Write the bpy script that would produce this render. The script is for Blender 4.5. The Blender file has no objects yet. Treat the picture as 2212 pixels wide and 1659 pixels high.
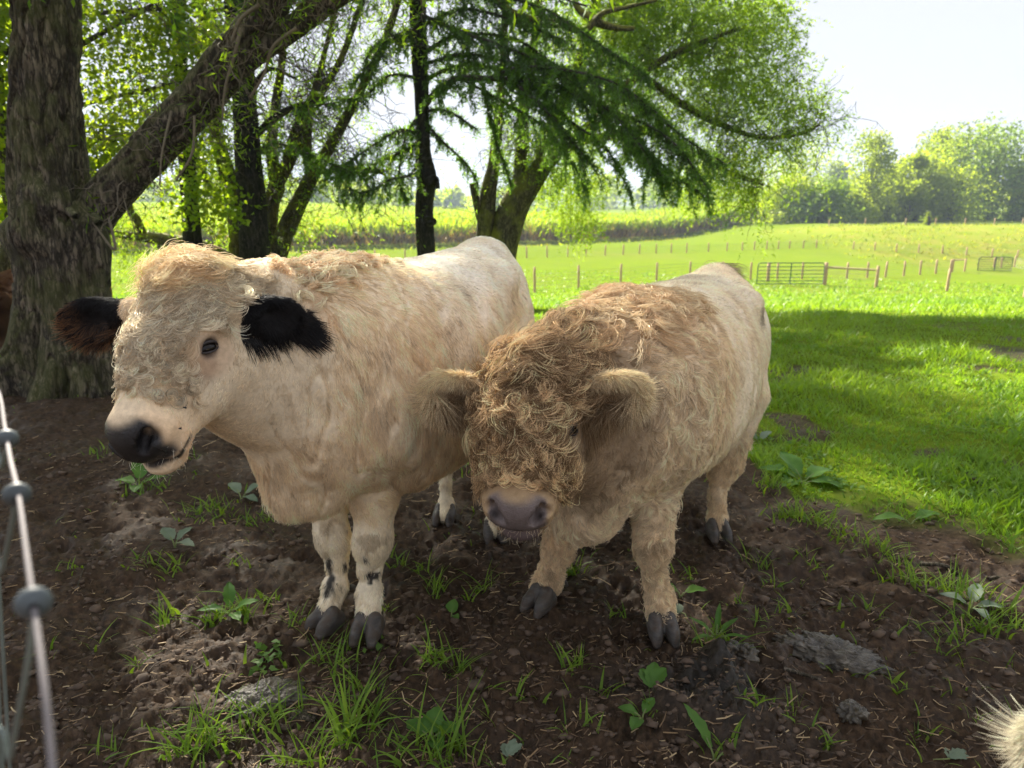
import bpy, math, random
import numpy as np
from mathutils import Vector, Matrix

# ------------------------------------------------------------------ camera, sky, sun, exposure
sc = bpy.context.scene
COL = sc.collection
PITCH = math.radians(14.27)
EYE = 1.5
FPX, CX, CY = 1534.0, 1106.0, 829.5          # focal length and centre, in pixels of a 2212 px wide picture
cam_d = bpy.data.cameras.new("camera")
cam = bpy.data.objects.new("camera", cam_d)
COL.objects.link(cam)
cam.location = (0, 0, EYE)
cam.rotation_euler = (math.pi / 2 - PITCH, 0, 0)
cam_d.sensor_width = 36.0
cam_d.lens = 36.0 * FPX / 2212.0
cam_d.clip_start = 0.05
cam_d.clip_end = 4000
cam_d.dof.use_dof = True
cam_d.dof.focus_distance = 2.05
cam_d.dof.aperture_fstop = 4.2
sc.camera = cam

SUN_EL, SUN_AZ = math.radians(36.0), math.radians(-27.0)     # azimuth from +Y (ahead), negative = left
sun_dir = Vector((math.sin(SUN_AZ) * math.cos(SUN_EL), math.cos(SUN_AZ) * math.cos(SUN_EL), math.sin(SUN_EL)))
world = bpy.data.worlds.new("World")
sc.world = world
world.use_nodes = True
wn = world.node_tree
sky = wn.nodes.new("ShaderNodeTexSky")
sky.sky_type = 'NISHITA'
sky.sun_disc = False
sky.sun_elevation = SUN_EL
sky.sun_rotation = SUN_AZ
sky.air_density = 1.0
sky.dust_density = 1.6
sky.ozone_density = 1.0
bg = wn.nodes["Background"]
even = wn.nodes.new("ShaderNodeGamma")            # morning haze evens the sky out
even.inputs[1].default_value = 0.05
pale = wn.nodes.new("ShaderNodeMixRGB")
pale.blend_type = 'MULTIPLY'
pale.inputs[0].default_value = 1.0
pale.inputs[2].default_value = (1.84, 1.87, 2.03, 1)
wn.links.new(sky.outputs[0], even.inputs[0])
wn.links.new(even.outputs[0], pale.inputs[1])
wn.links.new(pale.outputs[0], bg.inputs[0])
bg.inputs[1].default_value = 0.055
sun_l = bpy.data.lights.new("sun", 'SUN')
sun_l.energy = 3.1
sun_l.angle = math.radians(1.4)
sun_l.color = (1.0, 0.93, 0.80)
sun_o = bpy.data.objects.new("sun", sun_l)
COL.objects.link(sun_o)
sun_o.rotation_euler = (-sun_dir).to_track_quat('-Z', 'Y').to_euler()
sun_o.location = (-8, 16, 14)
sc.view_settings.view_transform = 'Standard'
sc.view_settings.look = 'None'
sc.view_settings.gamma = 1.0
sc.view_settings.use_curve_mapping = False
sc.view_settings.exposure = 3.0
sc.render.engine = 'CYCLES'
cy = sc.cycles
cy.use_denoising = True
cy.max_bounces = 8
cy.diffuse_bounces = 4
cy.glossy_bounces = 2
cy.transmission_bounces = 6
cy.transparent_max_bounces = 8
cy.volume_bounces = 0
cy.use_adaptive_sampling = True
cy.adaptive_threshold = 0.015
cy.caustics_reflective = False
cy.caustics_refractive = False
cy.sample_clamp_indirect = 6.0
sc.cycles_curves.shape = 'RIBBONS'
sc.cycles_curves.subdivisions = 2

# ------------------------------------------------------------------ helpers
rng = np.random.default_rng(7)
random.seed(7)
CP, SP = math.cos(PITCH), math.sin(PITCH)

def ray(u, v):
    a, b = (u - CX) / FPX, -(v - CY) / FPX
    return np.array([a, CP + b * SP, -SP + b * CP])

def W(u, v, Y):
    """where the ray through a picture point meets the vertical plane y = Y"""
    d = ray(u, v)
    return np.array([d[0] * Y / d[1], Y, EYE + d[2] * Y / d[1]])

def px(n, Y, z=1.0):
    """n picture pixels as metres at distance Y"""
    return n * (Y * CP + (EYE - z) * SP) / FPX

def sstep(a, b, x):
    t = np.clip((x - a) / (b - a), 0, 1)
    return t * t * (3 - 2 * t)

def _hash(ix, iy, iz, seed):
    h = (ix.astype(np.int64) * 374761393 + iy.astype(np.int64) * 668265263 + iz.astype(np.int64) * 2147483647 + seed * 144665) & 0xFFFFFFFF
    h = ((h ^ (h >> 13)) * 1274126177) & 0xFFFFFFFF
    h = ((h ^ (h >> 16)) * 2246822519) & 0xFFFFFFFF
    return ((h ^ (h >> 15)) & 0xFFFF).astype(np.float32) / 32767.5 - 1.0

def noise3(p, seed=0):
    p = np.asarray(p, dtype=np.float64)
    i = np.floor(p).astype(np.int64)
    f = (p - i)
    f = (f * f * f * (f * (f * 6 - 15) + 10)).astype(np.float32)
    out = 0
    for dx in (0, 1):
        wx = f[:, 0] if dx else 1 - f[:, 0]
        for dy in (0, 1):
            wy = f[:, 1] if dy else 1 - f[:, 1]
            for dz in (0, 1):
                wz = f[:, 2] if dz else 1 - f[:, 2]
                out = out + wx * wy * wz * _hash(i[:, 0] + dx, i[:, 1] + dy, i[:, 2] + dz, seed)
    return out

def fbm(p, octaves=4, seed=0, gain=0.5, lac=2.03):
    out, a, q = 0, 1.0, np.asarray(p, dtype=np.float64)
    for k in range(octaves):
        out = out + a * noise3(q, seed + k * 17)
        a *= gain
        q = q * lac
    return out

def unit(v):
    v = np.asarray(v, dtype=float)
    return v / np.maximum(np.linalg.norm(v, axis=-1, keepdims=True), 1e-9)

def mesh_obj(name, verts, faces, mat=None, parent=None, attrs=None, smooth=False, kind=None):
    """ONE mesh object; faces is an (n,k) array or a list of such arrays; attrs maps a name to per-vertex floats or colours"""
    me = bpy.data.meshes.new(name)
    verts = np.asarray(verts, dtype=np.float32)
    if not isinstance(faces, (list, tuple)):
        faces = [faces]
    faces = [np.asarray(f, dtype=np.int32) for f in faces if len(f)]
    me.vertices.add(len(verts))
    me.vertices.foreach_set("co", verts.ravel())
    nl = sum(f.size for f in faces)
    nf = sum(len(f) for f in faces)
    me.loops.add(nl)
    me.loops.foreach_set("vertex_index", np.concatenate([f.ravel() for f in faces]))
    me.polygons.add(nf)
    tot = np.concatenate([np.full(len(f), f.shape[1], dtype=np.int32) for f in faces])
    start = np.concatenate([[0], np.cumsum(tot)[:-1]]).astype(np.int32)
    me.polygons.foreach_set("loop_start", start)
    if smooth:
        me.polygons.foreach_set("use_smooth", np.ones(nf, dtype=bool))
    for k, a in (attrs or {}).items():
        a = np.asarray(a, dtype=np.float32)
        if a.ndim == 1:
            at = me.attributes.new(k, 'FLOAT', 'POINT')
            at.data.foreach_set("value", a)
        else:
            if a.shape[1] == 3:
                a = np.concatenate([a, np.ones((len(a), 1), np.float32)], 1)
            at = me.attributes.new(k, 'FLOAT_COLOR', 'POINT')
            at.data.foreach_set("color", a.ravel())
    me.update(calc_edges=True)
    me.validate()
    o = bpy.data.objects.new(name, me)
    COL.objects.link(o)
    if mat:
        me.materials.append(mat)
    if parent:
        o.parent = parent
        o.matrix_parent_inverse = Matrix.Translation(-Vector(parent.location)) if parent.location.length else Matrix()
    if kind:
        o["kind"] = kind
    return o

def tag(o, label=None, cat=None, group=None, kind=None):
    for k, v in (("label", label), ("category", cat), ("group", group), ("kind", kind)):
        if v:
            o[k] = v
    return o

def thing(name, loc, label, cat, group=None):
    o = bpy.data.objects.new(name, None)
    COL.objects.link(o)
    o.location = tuple(float(c) for c in loc)
    o.empty_display_size = 0.1
    return tag(o, label, cat, group)

def set_parent(o, p):
    o.parent = p
    o.matrix_parent_inverse = Matrix.Translation(-Vector(p.location))

class MB:
    """collects shapes for ONE mesh object"""
    def __init__(s):
        s.v, s.f, s.n, s.a = [], {}, 0, []
    def add(s, v, f, a=0.0):
        v = np.asarray(v, float)
        f = np.asarray(f, int)
        s.v.append(v)
        s.f.setdefault(f.shape[1], []).append(f + s.n)
        s.a.append(np.full(len(v), a) if np.isscalar(a) else np.asarray(a, float))
        s.n += len(v)
        return s
    def build(s, name, mat, parent=None, smooth=False, kind=None):
        return mesh_obj(name, np.concatenate(s.v), [np.concatenate(f) for f in s.f.values()], mat, parent,
                        {"var": np.concatenate(s.a)}, smooth, kind)

def catmull(P, n):
    P = np.asarray(P, float)
    if len(P) < 3:
        t = np.linspace(0, 1, n)[:, None]
        return P[0] * (1 - t) + P[-1] * t
    Q = np.vstack([2 * P[0] - P[1], P, 2 * P[-1] - P[-2]])
    t = np.linspace(0, len(P) - 1 - 1e-6, n)
    i = t.astype(int)
    f = (t - i)[:, None]
    a, b, c, d = Q[i], Q[i + 1], Q[i + 2], Q[i + 3]
    return 0.5 * (2 * b + (c - a) * f + (2 * a - 5 * b + 4 * c - d) * f ** 2 + (3 * b - a - 3 * c + d) * f ** 3)

def tube(P, R, n=None, seg=8, bump=None, cap=True):
    """a tapered round limb along the points P with radii R; bump(points on the surface, distance along) -> radial factor"""
    P = np.asarray(P, float)
    R = np.asarray(R, float) if not np.isscalar(R) else np.full(len(P), float(R))
    if n is None:
        n = len(P)
        C, r = P, R
    else:
        C4 = catmull(np.column_stack([P, R]), n)
        C, r = C4[:, :3], np.maximum(C4[:, 3], 1e-4)
    T = unit(np.gradient(C, axis=0))
    N = np.zeros_like(C)
    ref = np.array([0, 1.0, 0]) if abs(T[0][1]) < 0.9 else np.array([1.0, 0, 0])
    N[0] = unit(np.cross(T[0], np.cross(ref, T[0])))
    for k in range(1, n):
        N[k] = unit(N[k - 1] - T[k] * np.dot(N[k - 1], T[k]))
    B = np.cross(T, N)
    th = np.linspace(0, 2 * np.pi, seg, endpoint=False)
    ring = N[:, None] * np.cos(th)[None, :, None] + B[:, None] * np.sin(th)[None, :, None]
    V = C[:, None] + ring * r[:, None, None]
    if bump is not None:
        s = np.concatenate([[0], np.cumsum(np.linalg.norm(np.diff(C, axis=0), axis=1))])
        k = bump(V.reshape(-1, 3), np.repeat(s, seg), np.tile(th, n), np.repeat(r, seg)).reshape(n, seg)
        V = C[:, None] + ring * (r[:, None] + k)[..., None]
    i, j = np.meshgrid(np.arange(n - 1), np.arange(seg), indexing='ij')
    a = i * seg + j
    b = i * seg + (j + 1) % seg
    F = np.stack([a, b, b + seg, a + seg], -1).reshape(-1, 4)
    V = V.reshape(-1, 3)
    return V, F

def box(c, s, R=None):
    c, s = np.asarray(c, float), np.asarray(s, float) / 2
    v = np.array([[x, y, z] for x in (-1, 1) for y in (-1, 1) for z in (-1, 1)], float) * s
    if R is not None:
        v = v @ np.asarray(R, float).T
    f = np.array([[0, 1, 3, 2], [4, 6, 7, 5], [0, 4, 5, 1], [2, 3, 7, 6], [0, 2, 6, 4], [1, 5, 7, 3]])
    return v + c, f

# ------------------------------------------------------------------ materials
class Mat:
    def __init__(s, name):
        s.m = bpy.data.materials.new(name)
        s.m.use_nodes = True
        s.t = s.m.node_tree
        s.N = s.t.nodes
        s.p = s.N["Principled BSDF"]
        s.out = s.N["Material Output"]
    def n(s, typ, **kw):
        x = s.N.new("ShaderNode" + typ)
        for k, v in kw.items():
            if k.startswith("i_"):
                k = k[2:]
                x.inputs[int(k) if k.isdigit() else k].default_value = v
            else:
                setattr(x, k, v)
        return x
    def l(s, a, b):
        s.t.links.new(a, b)
    def attr(s, name):
        return s.n("Attribute", attribute_name=name)
    def ramp(s, fac, stops):
        r = s.n("ValToRGB")
        e = r.color_ramp.elements
        while len(e) < len(stops):
            e.new(0.5)
        for k, (pos, c) in enumerate(stops):
            e[k].position = pos
            e[k].color = (*c, 1) if len(c) == 3 else c
        s.l(fac, r.inputs[0])
        return r.outputs[0]
    def noise(s, scale, detail=4, rough=0.55, vec=None, stretch=None):
        x = s.n("TexNoise", i_Scale=scale, i_Detail=detail, i_Roughness=rough)
        if vec is None:
            vec = s.n("TexCoord").outputs["Object"]
        if stretch:
            mp = s.n("Mapping")
            mp.inputs["Scale"].default_value = stretch
            s.l(vec, mp.inputs[0])
            vec = mp.outputs[0]
        s.l(vec, x.inputs["Vector"])
        return x.outputs["Fac"]
    def mix(s, fac, a, b, blend='MIX'):
        x = s.n("MixRGB", blend_type=blend)
        for k, val in ((0, fac), (1, a), (2, b)):
            if hasattr(val, "is_linked"):
                s.l(val, x.inputs[k])
            else:
                x.inputs[k].default_value = val if k == 0 else ((*val, 1) if len(val) == 3 else val)
        return x.outputs[0]
    def math(s, op, a, b=None, clamp=False):
        x = s.n("Math", operation=op, use_clamp=clamp)
        for k, val in ((0, a), (1, b)):
            if val is None:
                continue
            if hasattr(val, "is_linked"):
                s.l(val, x.inputs[k])
            else:
                x.inputs[k].default_value = val
        return x.outputs[0]
    def bump(s, h, strength=0.5, dist=0.01):
        b = s.n("Bump", i_Strength=strength, i_Distance=dist)
        s.l(h, b.inputs["Height"])
        s.l(b.outputs[0], s.p.inputs["Normal"])
    def color(s, c):
        if hasattr(c, "is_linked"):
            s.l(c, s.p.inputs["Base Color"])
        else:
            s.p.inputs["Base Color"].default_value = (*c, 1)
    def set(s, **kw):
        for k, v in kw.items():
            k = k.replace("_", " ").title().replace("Ior", "IOR")
            if hasattr(v, "is_linked"):
                s.l(v, s.p.inputs[k])
            else:
                s.p.inputs[k].default_value = v
        return s

def leaf_mat(name, dark, light, trans, tcol=1.6, rough=0.5, attr="var", spec=.2):
    """thin leaf: reflecting face and light coming through"""
    M = Mat(name)
    v = M.attr(attr).outputs["Fac"]
    col = M.ramp(v, [(0.0, dark), (1.0, light)])
    M.color(col)
    M.set(roughness=rough)
    M.p.inputs["Specular IOR Level"].default_value = spec
    tr = M.n("BsdfTranslucent")
    tc = M.mix(1.0, col, (tcol * 1.05, tcol, tcol * 0.35), 'MULTIPLY')
    M.l(tc, tr.inputs[0])
    mx = M.n("MixShader", i_0=trans)
    M.l(M.p.outputs[0], mx.inputs[1])
    M.l(tr.outputs[0], mx.inputs[2])
    M.l(mx.outputs[0], M.out.inputs["Surface"])
    return M.m

def plain(name, c, rough=0.6, metal=0.0, var=0.25, scale=12.0, bump=0.0):
    M = Mat(name)
    n = M.noise(scale)
    M.color(M.ramp(n, [(0.25, tuple(x * (1 - var) for x in c)), (0.75, tuple(min(1, x * (1 + var)) for x in c))]))
    M.set(roughness=rough, metallic=metal)
    if bump:
        M.bump(n, bump, 0.01)
    return M.m
# ------------------------------------------------------------------ the lie of the land
def lawn_edge(x):
    """y of the ragged line where the pasture turf begins beyond the trodden mud"""
    return np.interp(x, [-30, -6, -2.5, .6, 1.2, 1.38, 1.48, 1.62, 1.9, 2.4, 3.6, 8, 30],
                     [7.6, 7.4, 6.6, 6.3, 5.4, 4.3, 3.6, 3.25, 3.02, 2.85, 2.55, 2.2, 2.0])

def rough_z(x, y):
    """the fall of the paddock, the valley floor, the berm and the hill under the corn"""
    x, y = np.asarray(x, float), np.asarray(y, float)
    z = -2.7 * sstep(4.0, 38.0, y)
    z = z + 1.95 * sstep(58, 75, y + 0.04 * (x - 40)) * sstep(17, 37, x)
    z = z + 1.9 * sstep(78, 170, y) * sstep(30, -60, x)
    z = z - 1.0 * sstep(41, 50, y) * sstep(26, 36, x) * sstep(66, 58, y)
    return z

_pr = np.random.default_rng(31)
PRINTS = [(_pr.uniform(-2.2, 2.0), _pr.uniform(1.35, 4.2), _pr.uniform(-1.2, 1.2), _pr.uniform(.016, .036)) for _ in range(85)]

def ground_z(x, y):
    """height with the trodden mud, clods and hoof holes near the camera"""
    x, y = np.atleast_1d(np.asarray(x, float)), np.atleast_1d(np.asarray(y, float))
    z = rough_z(x, y)
    near = (np.abs(y) < 16) & (np.abs(x) < 16)
    if near.any():
        a, b = x[near], y[near]
        p = np.column_stack([a, b, np.zeros_like(a)])
        d = b - lawn_edge(a) + 0.25 * noise3(p * 2.1, 5)
        mud = 1 - sstep(-0.25, 0.35, d)
        big = 0.022 * fbm(p * 2.3, 3, 11)
        mid = 0.016 * fbm(p * 9.0, 3, 21)
        r = fbm(p * 24.0, 3, 31)
        fine = 0.013 * (1.0 - np.abs(r) * 1.7) + 0.0045 * fbm(p * 62.0, 2, 35)
        pits = -0.035 * np.clip(noise3(p * 5.2, 41) - 0.42, 0, 1) * 2.5
        dz = big + mud * (mid + fine + pits) + (1 - mud) * 0.012 * fbm(p * 6, 2, 51)
        # cloven hoof prints pressed into the soft mud
        for cx_, cy_, an, dp in PRINTS:
            u, w = a - cx_, b - cy_
            k = np.flatnonzero((np.abs(u) < .16) & (np.abs(w) < .16))
            if len(k):
                f_, s_ = u[k] * math.sin(an) + w[k] * math.cos(an), u[k] * math.cos(an) - w[k] * math.sin(an)
                claw = np.exp(-(((np.abs(s_) - .026) / .019) ** 4) - (f_ / .050) ** 4)
                rim = np.exp(-(((np.hypot(s_ * 1.15, f_) - .078) / .020) ** 2))
                dz[k] += mud[k] * (-dp * claw + .35 * dp * rim)
        # the churned heap in front of the tan animal, and the hollow under it
        hx, hy = a - 0.62, b - 1.98
        q = np.exp(-((hx * 0.80 + hy * 0.35) / 0.27) ** 2 - ((hx * -0.35 + hy * 0.80) / 0.10) ** 2)
        hx2, hy2 = a - 0.62, b - 1.80
        q2 = np.exp(-(hx2 / 0.13) ** 2 - (hy2 / 0.09) ** 2)
        dz = dz + (q * 0.075 + q2 * 0.05) * (1.0 + 0.45 * fbm(p * 13, 3, 61)) + .012 * np.clip(q + q2, 0, 1) * fbm(p * 34, 2, 63) - 0.05 * np.exp(-((a - 0.42) / 0.16) ** 2 - ((b - 1.94) / 0.05) ** 2)
        z[near] += dz
    return z

def mud_mask(x, y):
    p = np.column_stack([x, y, np.zeros_like(x)])
    d = y - lawn_edge(x) + 0.42 * noise3(p * 1.5, 5) + 0.22 * noise3(p * 5.0, 6)
    bare = sstep(.50, .72, noise3(p * [1.1, 1.5, 1], 26) + .35 * noise3(p * 5.0, 27)) * sstep(13, 6, y) * .9
    return np.maximum(1 - sstep(-0.15, 0.28, d), bare)

def gz(x, y):
    return float(ground_z([x], [y])[0])

def G(u, v):
    """where the ray through a picture point meets the land"""
    d = ray(u, v)
    ys = np.concatenate([np.linspace(0.6, 30, 1500), np.linspace(30, 260, 1500)])
    X, Z = d[0] * ys / d[1], EYE + d[2] * ys / d[1]
    k = np.argmax(Z < rough_z(X, ys))
    return np.array([X[k], ys[k], float(rough_z(X[k], ys[k]))])

def build_ground():
    rr = [0.0, 0.35, 0.7, 1.0, 1.2]
    while rr[-1] < 9:
        rr.append(rr[-1] * 1.0052)
    while rr[-1] < 60:
        rr.append(rr[-1] * 1.02)
    while rr[-1] < 1400:
        rr.append(rr[-1] * 1.05)
    rr = np.array(rr)
    th = np.concatenate([np.linspace(-52, 52, 500), np.linspace(56, 304, 63)])     # degrees from straight ahead
    th = np.radians(th)
    nr, nt = len(rr), len(th)
    R, T = np.meshgrid(rr, th, indexing='ij')
    x, y = (R * np.sin(T)).ravel(), (R * np.cos(T)).ravel()
    z = ground_z(x, y)
    i, j = np.meshgrid(np.arange(nr - 1), np.arange(nt), indexing='ij')
    a = i * nt + j
    b = i * nt + (j + 1) % nt
    F = np.stack([a, a + nt, b + nt, b], -1).reshape(-1, 4)[:, ::-1]
    M = Mat("earth_and_turf")
    mud = M.attr("mud").outputs["Fac"]
    n1 = M.noise(3.5, 6, 0.6)
    n2 = M.noise(38.0, 6, 0.65)
    n3 = M.noise(140.0, 3, 0.6)
    earth = M.ramp(n2, [(0.34, (0.014, 0.009, 0.005)), (0.48, (0.040, 0.024, 0.013)), (0.60, (0.072, 0.044, 0.024)), (0.72, (0.115, 0.070, 0.037))])
    earth = M.mix(M.ramp(n1, [(0.35, (0, 0, 0)), (0.7, (0.55, 0.55, 0.55))]), earth, (0.052, 0.031, 0.017))
    gn = M.noise(0.55, 5, 0.6)
    gf = M.noise(9.0, 5, 0.7)
    turf = M.mix(gn, (0.100, 0.165, 0.014), (0.195, 0.235, 0.018))
    turf = M.mix(M.ramp(gf, [(0.3, (0.7, 0.7, 0.7)), (0.75, (0, 0, 0))]), turf, (0.060, 0.105, 0.012))
    turf = M.mix(M.ramp(M.noise(0.09, 4, 0.6), [(0.5, (0, 0, 0)), (0.8, (0.45, 0.45, 0.45))]), turf, (0.16, 0.15, 0.045))
    wild = M.attr("wild").outputs["Fac"]
    wildc = M.ramp(M.noise(0.6, 6, 0.75), [(0.3, (0.12, 0.18, 0.018)), (0.5, (0.18, 0.215, 0.026)), (0.74, (0.24, 0.20, 0.055))])
    turf = M.mix(wild, turf, wildc)
    soak = M.attr("soaked").outputs["Fac"]
    earth = M.mix(soak, earth, M.ramp(n2, [(.35, (.012, .010, .007)), (.6, (.035, .028, .020)), (.75, (.075, .064, .048))]))
    M.color(M.mix(mud, turf, earth))
    wet = M.ramp(M.noise(2.2, 4, 0.6), [(0.42, (0.85, 0.85, 0.85)), (0.68, (0.42, 0.42, 0.42))])
    M.set(roughness=M.mix(soak, M.mix(mud, (0.9, 0.9, 0.9), wet), (.30, .30, .30)))
    M.l(M.math("MULTIPLY", mud, .20), M.p.inputs["Specular IOR Level"])
    hb = M.mix(0.4, n2, n3)
    M.bump(hb, 0.55, 0.012)
    wildm = sstep(56, 62, y + 0.04 * (x - 40)) * sstep(26, 33, x + 2.5 * noise3(np.column_stack([x * .3, y * .3, z]), 3)) * sstep(84, 76, y)
    o = mesh_obj("ground", np.column_stack([x, y, z]), F, M.m, None, {"mud": mud_mask(x, y) * (y < 20), "wild": wildm, "soaked": np.clip(np.exp(-(((x - .63) * .85 + (y - 1.93) * .3) / .26) ** 2 - (((x - .63) * -.3 + (y - 1.93) * .85) / .17) ** 2) * 1.5 + .35 * noise3(np.column_stack([x * 6, y * 6, z * 0]), 55) - .15, 0, 1) * (np.hypot(x - .6, y - 1.9) < .9)}, True, "structure")
    return o
build_ground()

# ------------------------------------------------------------------ scattered leaves and blades as arrays
def leaf_quads(P, D, L, Wd, nrm=None, fold=0.15):
    """one rhombic leaf per row: base P, direction D, length L, width Wd"""
    n = len(P)
    D = unit(D)
    if nrm is None:
        nrm = unit(rng.normal(size=(n, 3)))
    S = unit(np.cross(D, nrm))
    U = np.cross(S, D)
    L, Wd = np.broadcast_to(L, n)[:, None], np.broadcast_to(Wd, n)[:, None]
    mid = P + D * L * 0.45
    v = np.stack([P, mid + S * Wd * .5 + U * Wd * fold, P + D * L - U * L * 0.12, mid - S * Wd * .5 + U * Wd * fold], 1).reshape(-1, 3)
    f = np.arange(4 * n).reshape(n, 4)
    return v, f

def ball_pts(n):
    d = unit(rng.normal(size=(n, 3)))
    return d * (rng.random((n, 1)) ** (1 / 3))

MAT_BARK_FAR = plain("far_bark", (0.06, 0.05, 0.04), 0.9)
MAT_FOL = {
    "green": leaf_mat("broad_foliage", (0.13, 0.19, 0.02), (0.27, 0.34, 0.04), 0.62),
    "yellow": leaf_mat("yellowing_foliage", (0.15, 0.215, 0.018), (0.27, 0.34, 0.035), 0.6),
    "blue": leaf_mat("bluish_foliage", (0.09, 0.16, 0.035), (0.19, 0.28, 0.06), 0.5),
}

def far_tree(name, base, h, w, kind, label, group, n=2600, trunk=0.28, lobes=9, leaf=0.55, cat="tree", rad=1.0):
    """a whole tree or bush: tapered trunk with limbs, crown of many leaf clumps in uneven lobes"""
    t = thing(name, base, label, cat, group)
    base = np.asarray(base, float)
    tb = MB()
    v, f = tube([base + [0, 0, -.3], base + [0.1, 0, h * .3], base + [0, 0.1, h * .62]], [w * .045 + .05, w * .035 + .04, .05], 8, 8)
    tb.add(v, f)
    cs = []
    for k in range(lobes):
        zz = trunk + (0.93 - trunk) * (k + .5) / lobes
        spread = w * .5 * (0.95 - 0.65 * abs((zz - trunk) / (1 - trunk) - .35) ** 1.2 * 1.3)
        an = rng.random() * 6.28
        rad = spread * (0.35 + .4 * rng.random())
        c = base + np.array([math.cos(an) * rad, math.sin(an) * rad, zz * h])
        cs.append((c, w * rad * (.17 + .12 * rng.random())))
        v, f = tube([base + [0, 0, h * (trunk * .6 + .1 * rng.random())], (base + c) / 2 + [0, 0, c[2] * .2], c], [.06 + w * .01, .05, .02], 5, 5)
        tb.add(v, f)
    tb.build("trunk", MAT_BARK_FAR, t, True)
    P, A = [], []
    for c, r in cs:
        m = int(n * 1.7) // lobes
        d = unit(rng.normal(size=(m, 3)))
        rr = r * (0.45 + 0.62 * rng.random((m, 1)) ** .6) * (1 + .42 * noise3(d * 2.6 + c, 9)[:, None])
        p = c + d * rr * [1, 1, .82]
        P.append(p)
        A.append(np.clip(0.5 + .35 * noise3(p * .9, 4) + .25 * rng.normal(size=m), 0, 1))
    P, A = np.concatenate(P), np.concatenate(A)
    P[:, 2] = np.maximum(P[:, 2], base[2] + .15)
    D = unit(rng.normal(size=P.shape) * [1, 1, .7] + [0, 0, -.35])
    v, f = leaf_quads(P, D, leaf * .8 * (.6 + .8 * rng.random(len(P))), leaf * .5 * (.6 + .8 * rng.random(len(P))))
    mesh_obj("crown", v, f, MAT_FOL[kind], t, {"var": np.repeat(A, 4)}, kind="stuff")
    return t

# ------------------------------------------------------------------ hills, far woods, trees beyond the berm
def hills():
    xs = np.linspace(-900, 900, 181)
    ys = np.linspace(620, 1350, 40)
    X, Y = np.meshgrid(xs, ys)
    p = np.column_stack([X.ravel() / 170, Y.ravel() / 400, np.zeros(X.size)])
    top = 24 + 9 * fbm(p, 3, 77) + 12 * np.exp(-((X.ravel() + 30) / 160) ** 2)
    Z = -6 + top * sstep(620, 900, Y.ravel())
    Z += 1.5 * noise3(np.column_stack([X.ravel() / 14, Y.ravel() / 14, Z * 0]), 8)
    i, j = np.meshgrid(np.arange(39), np.arange(180), indexing='ij')
    a = i * 181 + j
    F = np.stack([a, a + 1, a + 182, a + 181], -1).reshape(-1, 4)
    M = Mat("wooded_hill")
    M.color(M.ramp(M.noise(0.05, 6, .7), [(.3, (.030, .055, .02)), (.7, (.07, .10, .03))]))
    M.set(roughness=1.0)
    mesh_obj("hills", np.column_stack([X.ravel(), Y.ravel(), Z]), F, M.m, None, None, True, "structure")
hills()

def far_woods():
    P, A, S = [], [], []
    for k in range(330):
        x = rng.uniform(-330, 330)
        y = 262 + 34 * math.sin(x * .013) + rng.uniform(0, 60)
        h = rng.uniform(7.0, 11.5) * (1 + .25 * math.sin(x * .05))
        w = h * rng.uniform(.5, .8)
        z0 = float(rough_z(x, y)) - .5
        m = 120
        d = unit(rng.normal(size=(m, 3)))
        p = np.array([x, y, z0 + h * .52]) + d * np.array([w * .5, w * .5, h * .5]) * (.75 + .35 * rng.random((m, 1)))
        P.append(p)
        A.append(np.clip(rng.random() * .8 + .2 * rng.random(m), 0, 1))
    P, A = np.concatenate(P), np.concatenate(A)
    v, f = leaf_quads(P, rng.normal(size=P.shape), 2.2, 1.9)
    o = mesh_obj("distant_woods", v, f, MAT_FOL["green"], None, {"var": np.repeat(A, 4)}, kind="stuff")
    tag(o, "hazy belt of woodland far beyond the corn field", "woods")
far_woods()

def tree_at(u, vb, vt, wpx, Y, kind, label, group=None, name="field_tree", **k):
    b = W(u, vb, Y)
    b[2] = float(rough_z(b[0], Y)) - .1
    top = W(u, vt, Y)
    cat = "bush" if "bush" in name else "tree"
    return far_tree(name, b, top[2] - b[2], px(wpx, Y, 2), kind, label, group, cat=cat, **k)

GB = "trees beyond the grassy bank"
tree_at(1712, 498, 392, 125, 92, "yellow", "rounded yellow green bush at left end of the grassy bank", GB, "field_bush", trunk=.08, lobes=10, leaf=.5, n=3600)
tree_at(1770, 496, 404, 120, 88, "blue", "dark shaded bush beside the yellow green bush on the bank", GB, "field_bush", trunk=.06, lobes=10, leaf=.5, n=3600)
tree_at(1815, 490, 388, 80, 96, "yellow", "low yellowish bush below the tall lone tree", GB, "field_bush", trunk=.08, lobes=8, leaf=.5, n=2600)
tree_at(1868, 488, 278, 105, 94, "green", "tall airy lone tree with tufted top and open lower crown", GB, trunk=.16, lobes=20, leaf=.42, n=3000, rad=.62)
tree_at(1900, 482, 362, 90, 100, "yellow", "middling leafy tree to the right of the tall lone tree", GB, trunk=.1, lobes=9, leaf=.5, n=2800)
tree_at(1975, 478, 330, 110, 97, "yellow", "golden green tree at left edge of the big tree clump", GB, trunk=.1, lobes=11, leaf=.5, n=3600)
tree_at(2015, 478, 274, 95, 112, "green", "pale tall tree with the highest point of the big clump", GB, trunk=.2, lobes=16, leaf=.5, n=3200, rad=.8)
tree_at(2065, 478, 292, 135, 104, "green", "broad green tree in the middle of the big clump", GB, trunk=.12, lobes=12, leaf=.55, n=4200)
tree_at(2135, 478, 284, 150, 99, "blue", "large dark green round tree near the right end of clump", GB, trunk=.08, lobes=13, leaf=.5, n=5200)
tree_at(2215, 478, 300, 110, 108, "green", "tree cut by the right edge of the picture", GB, trunk=.1, lobes=10, leaf=.55, n=3200)
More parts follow.
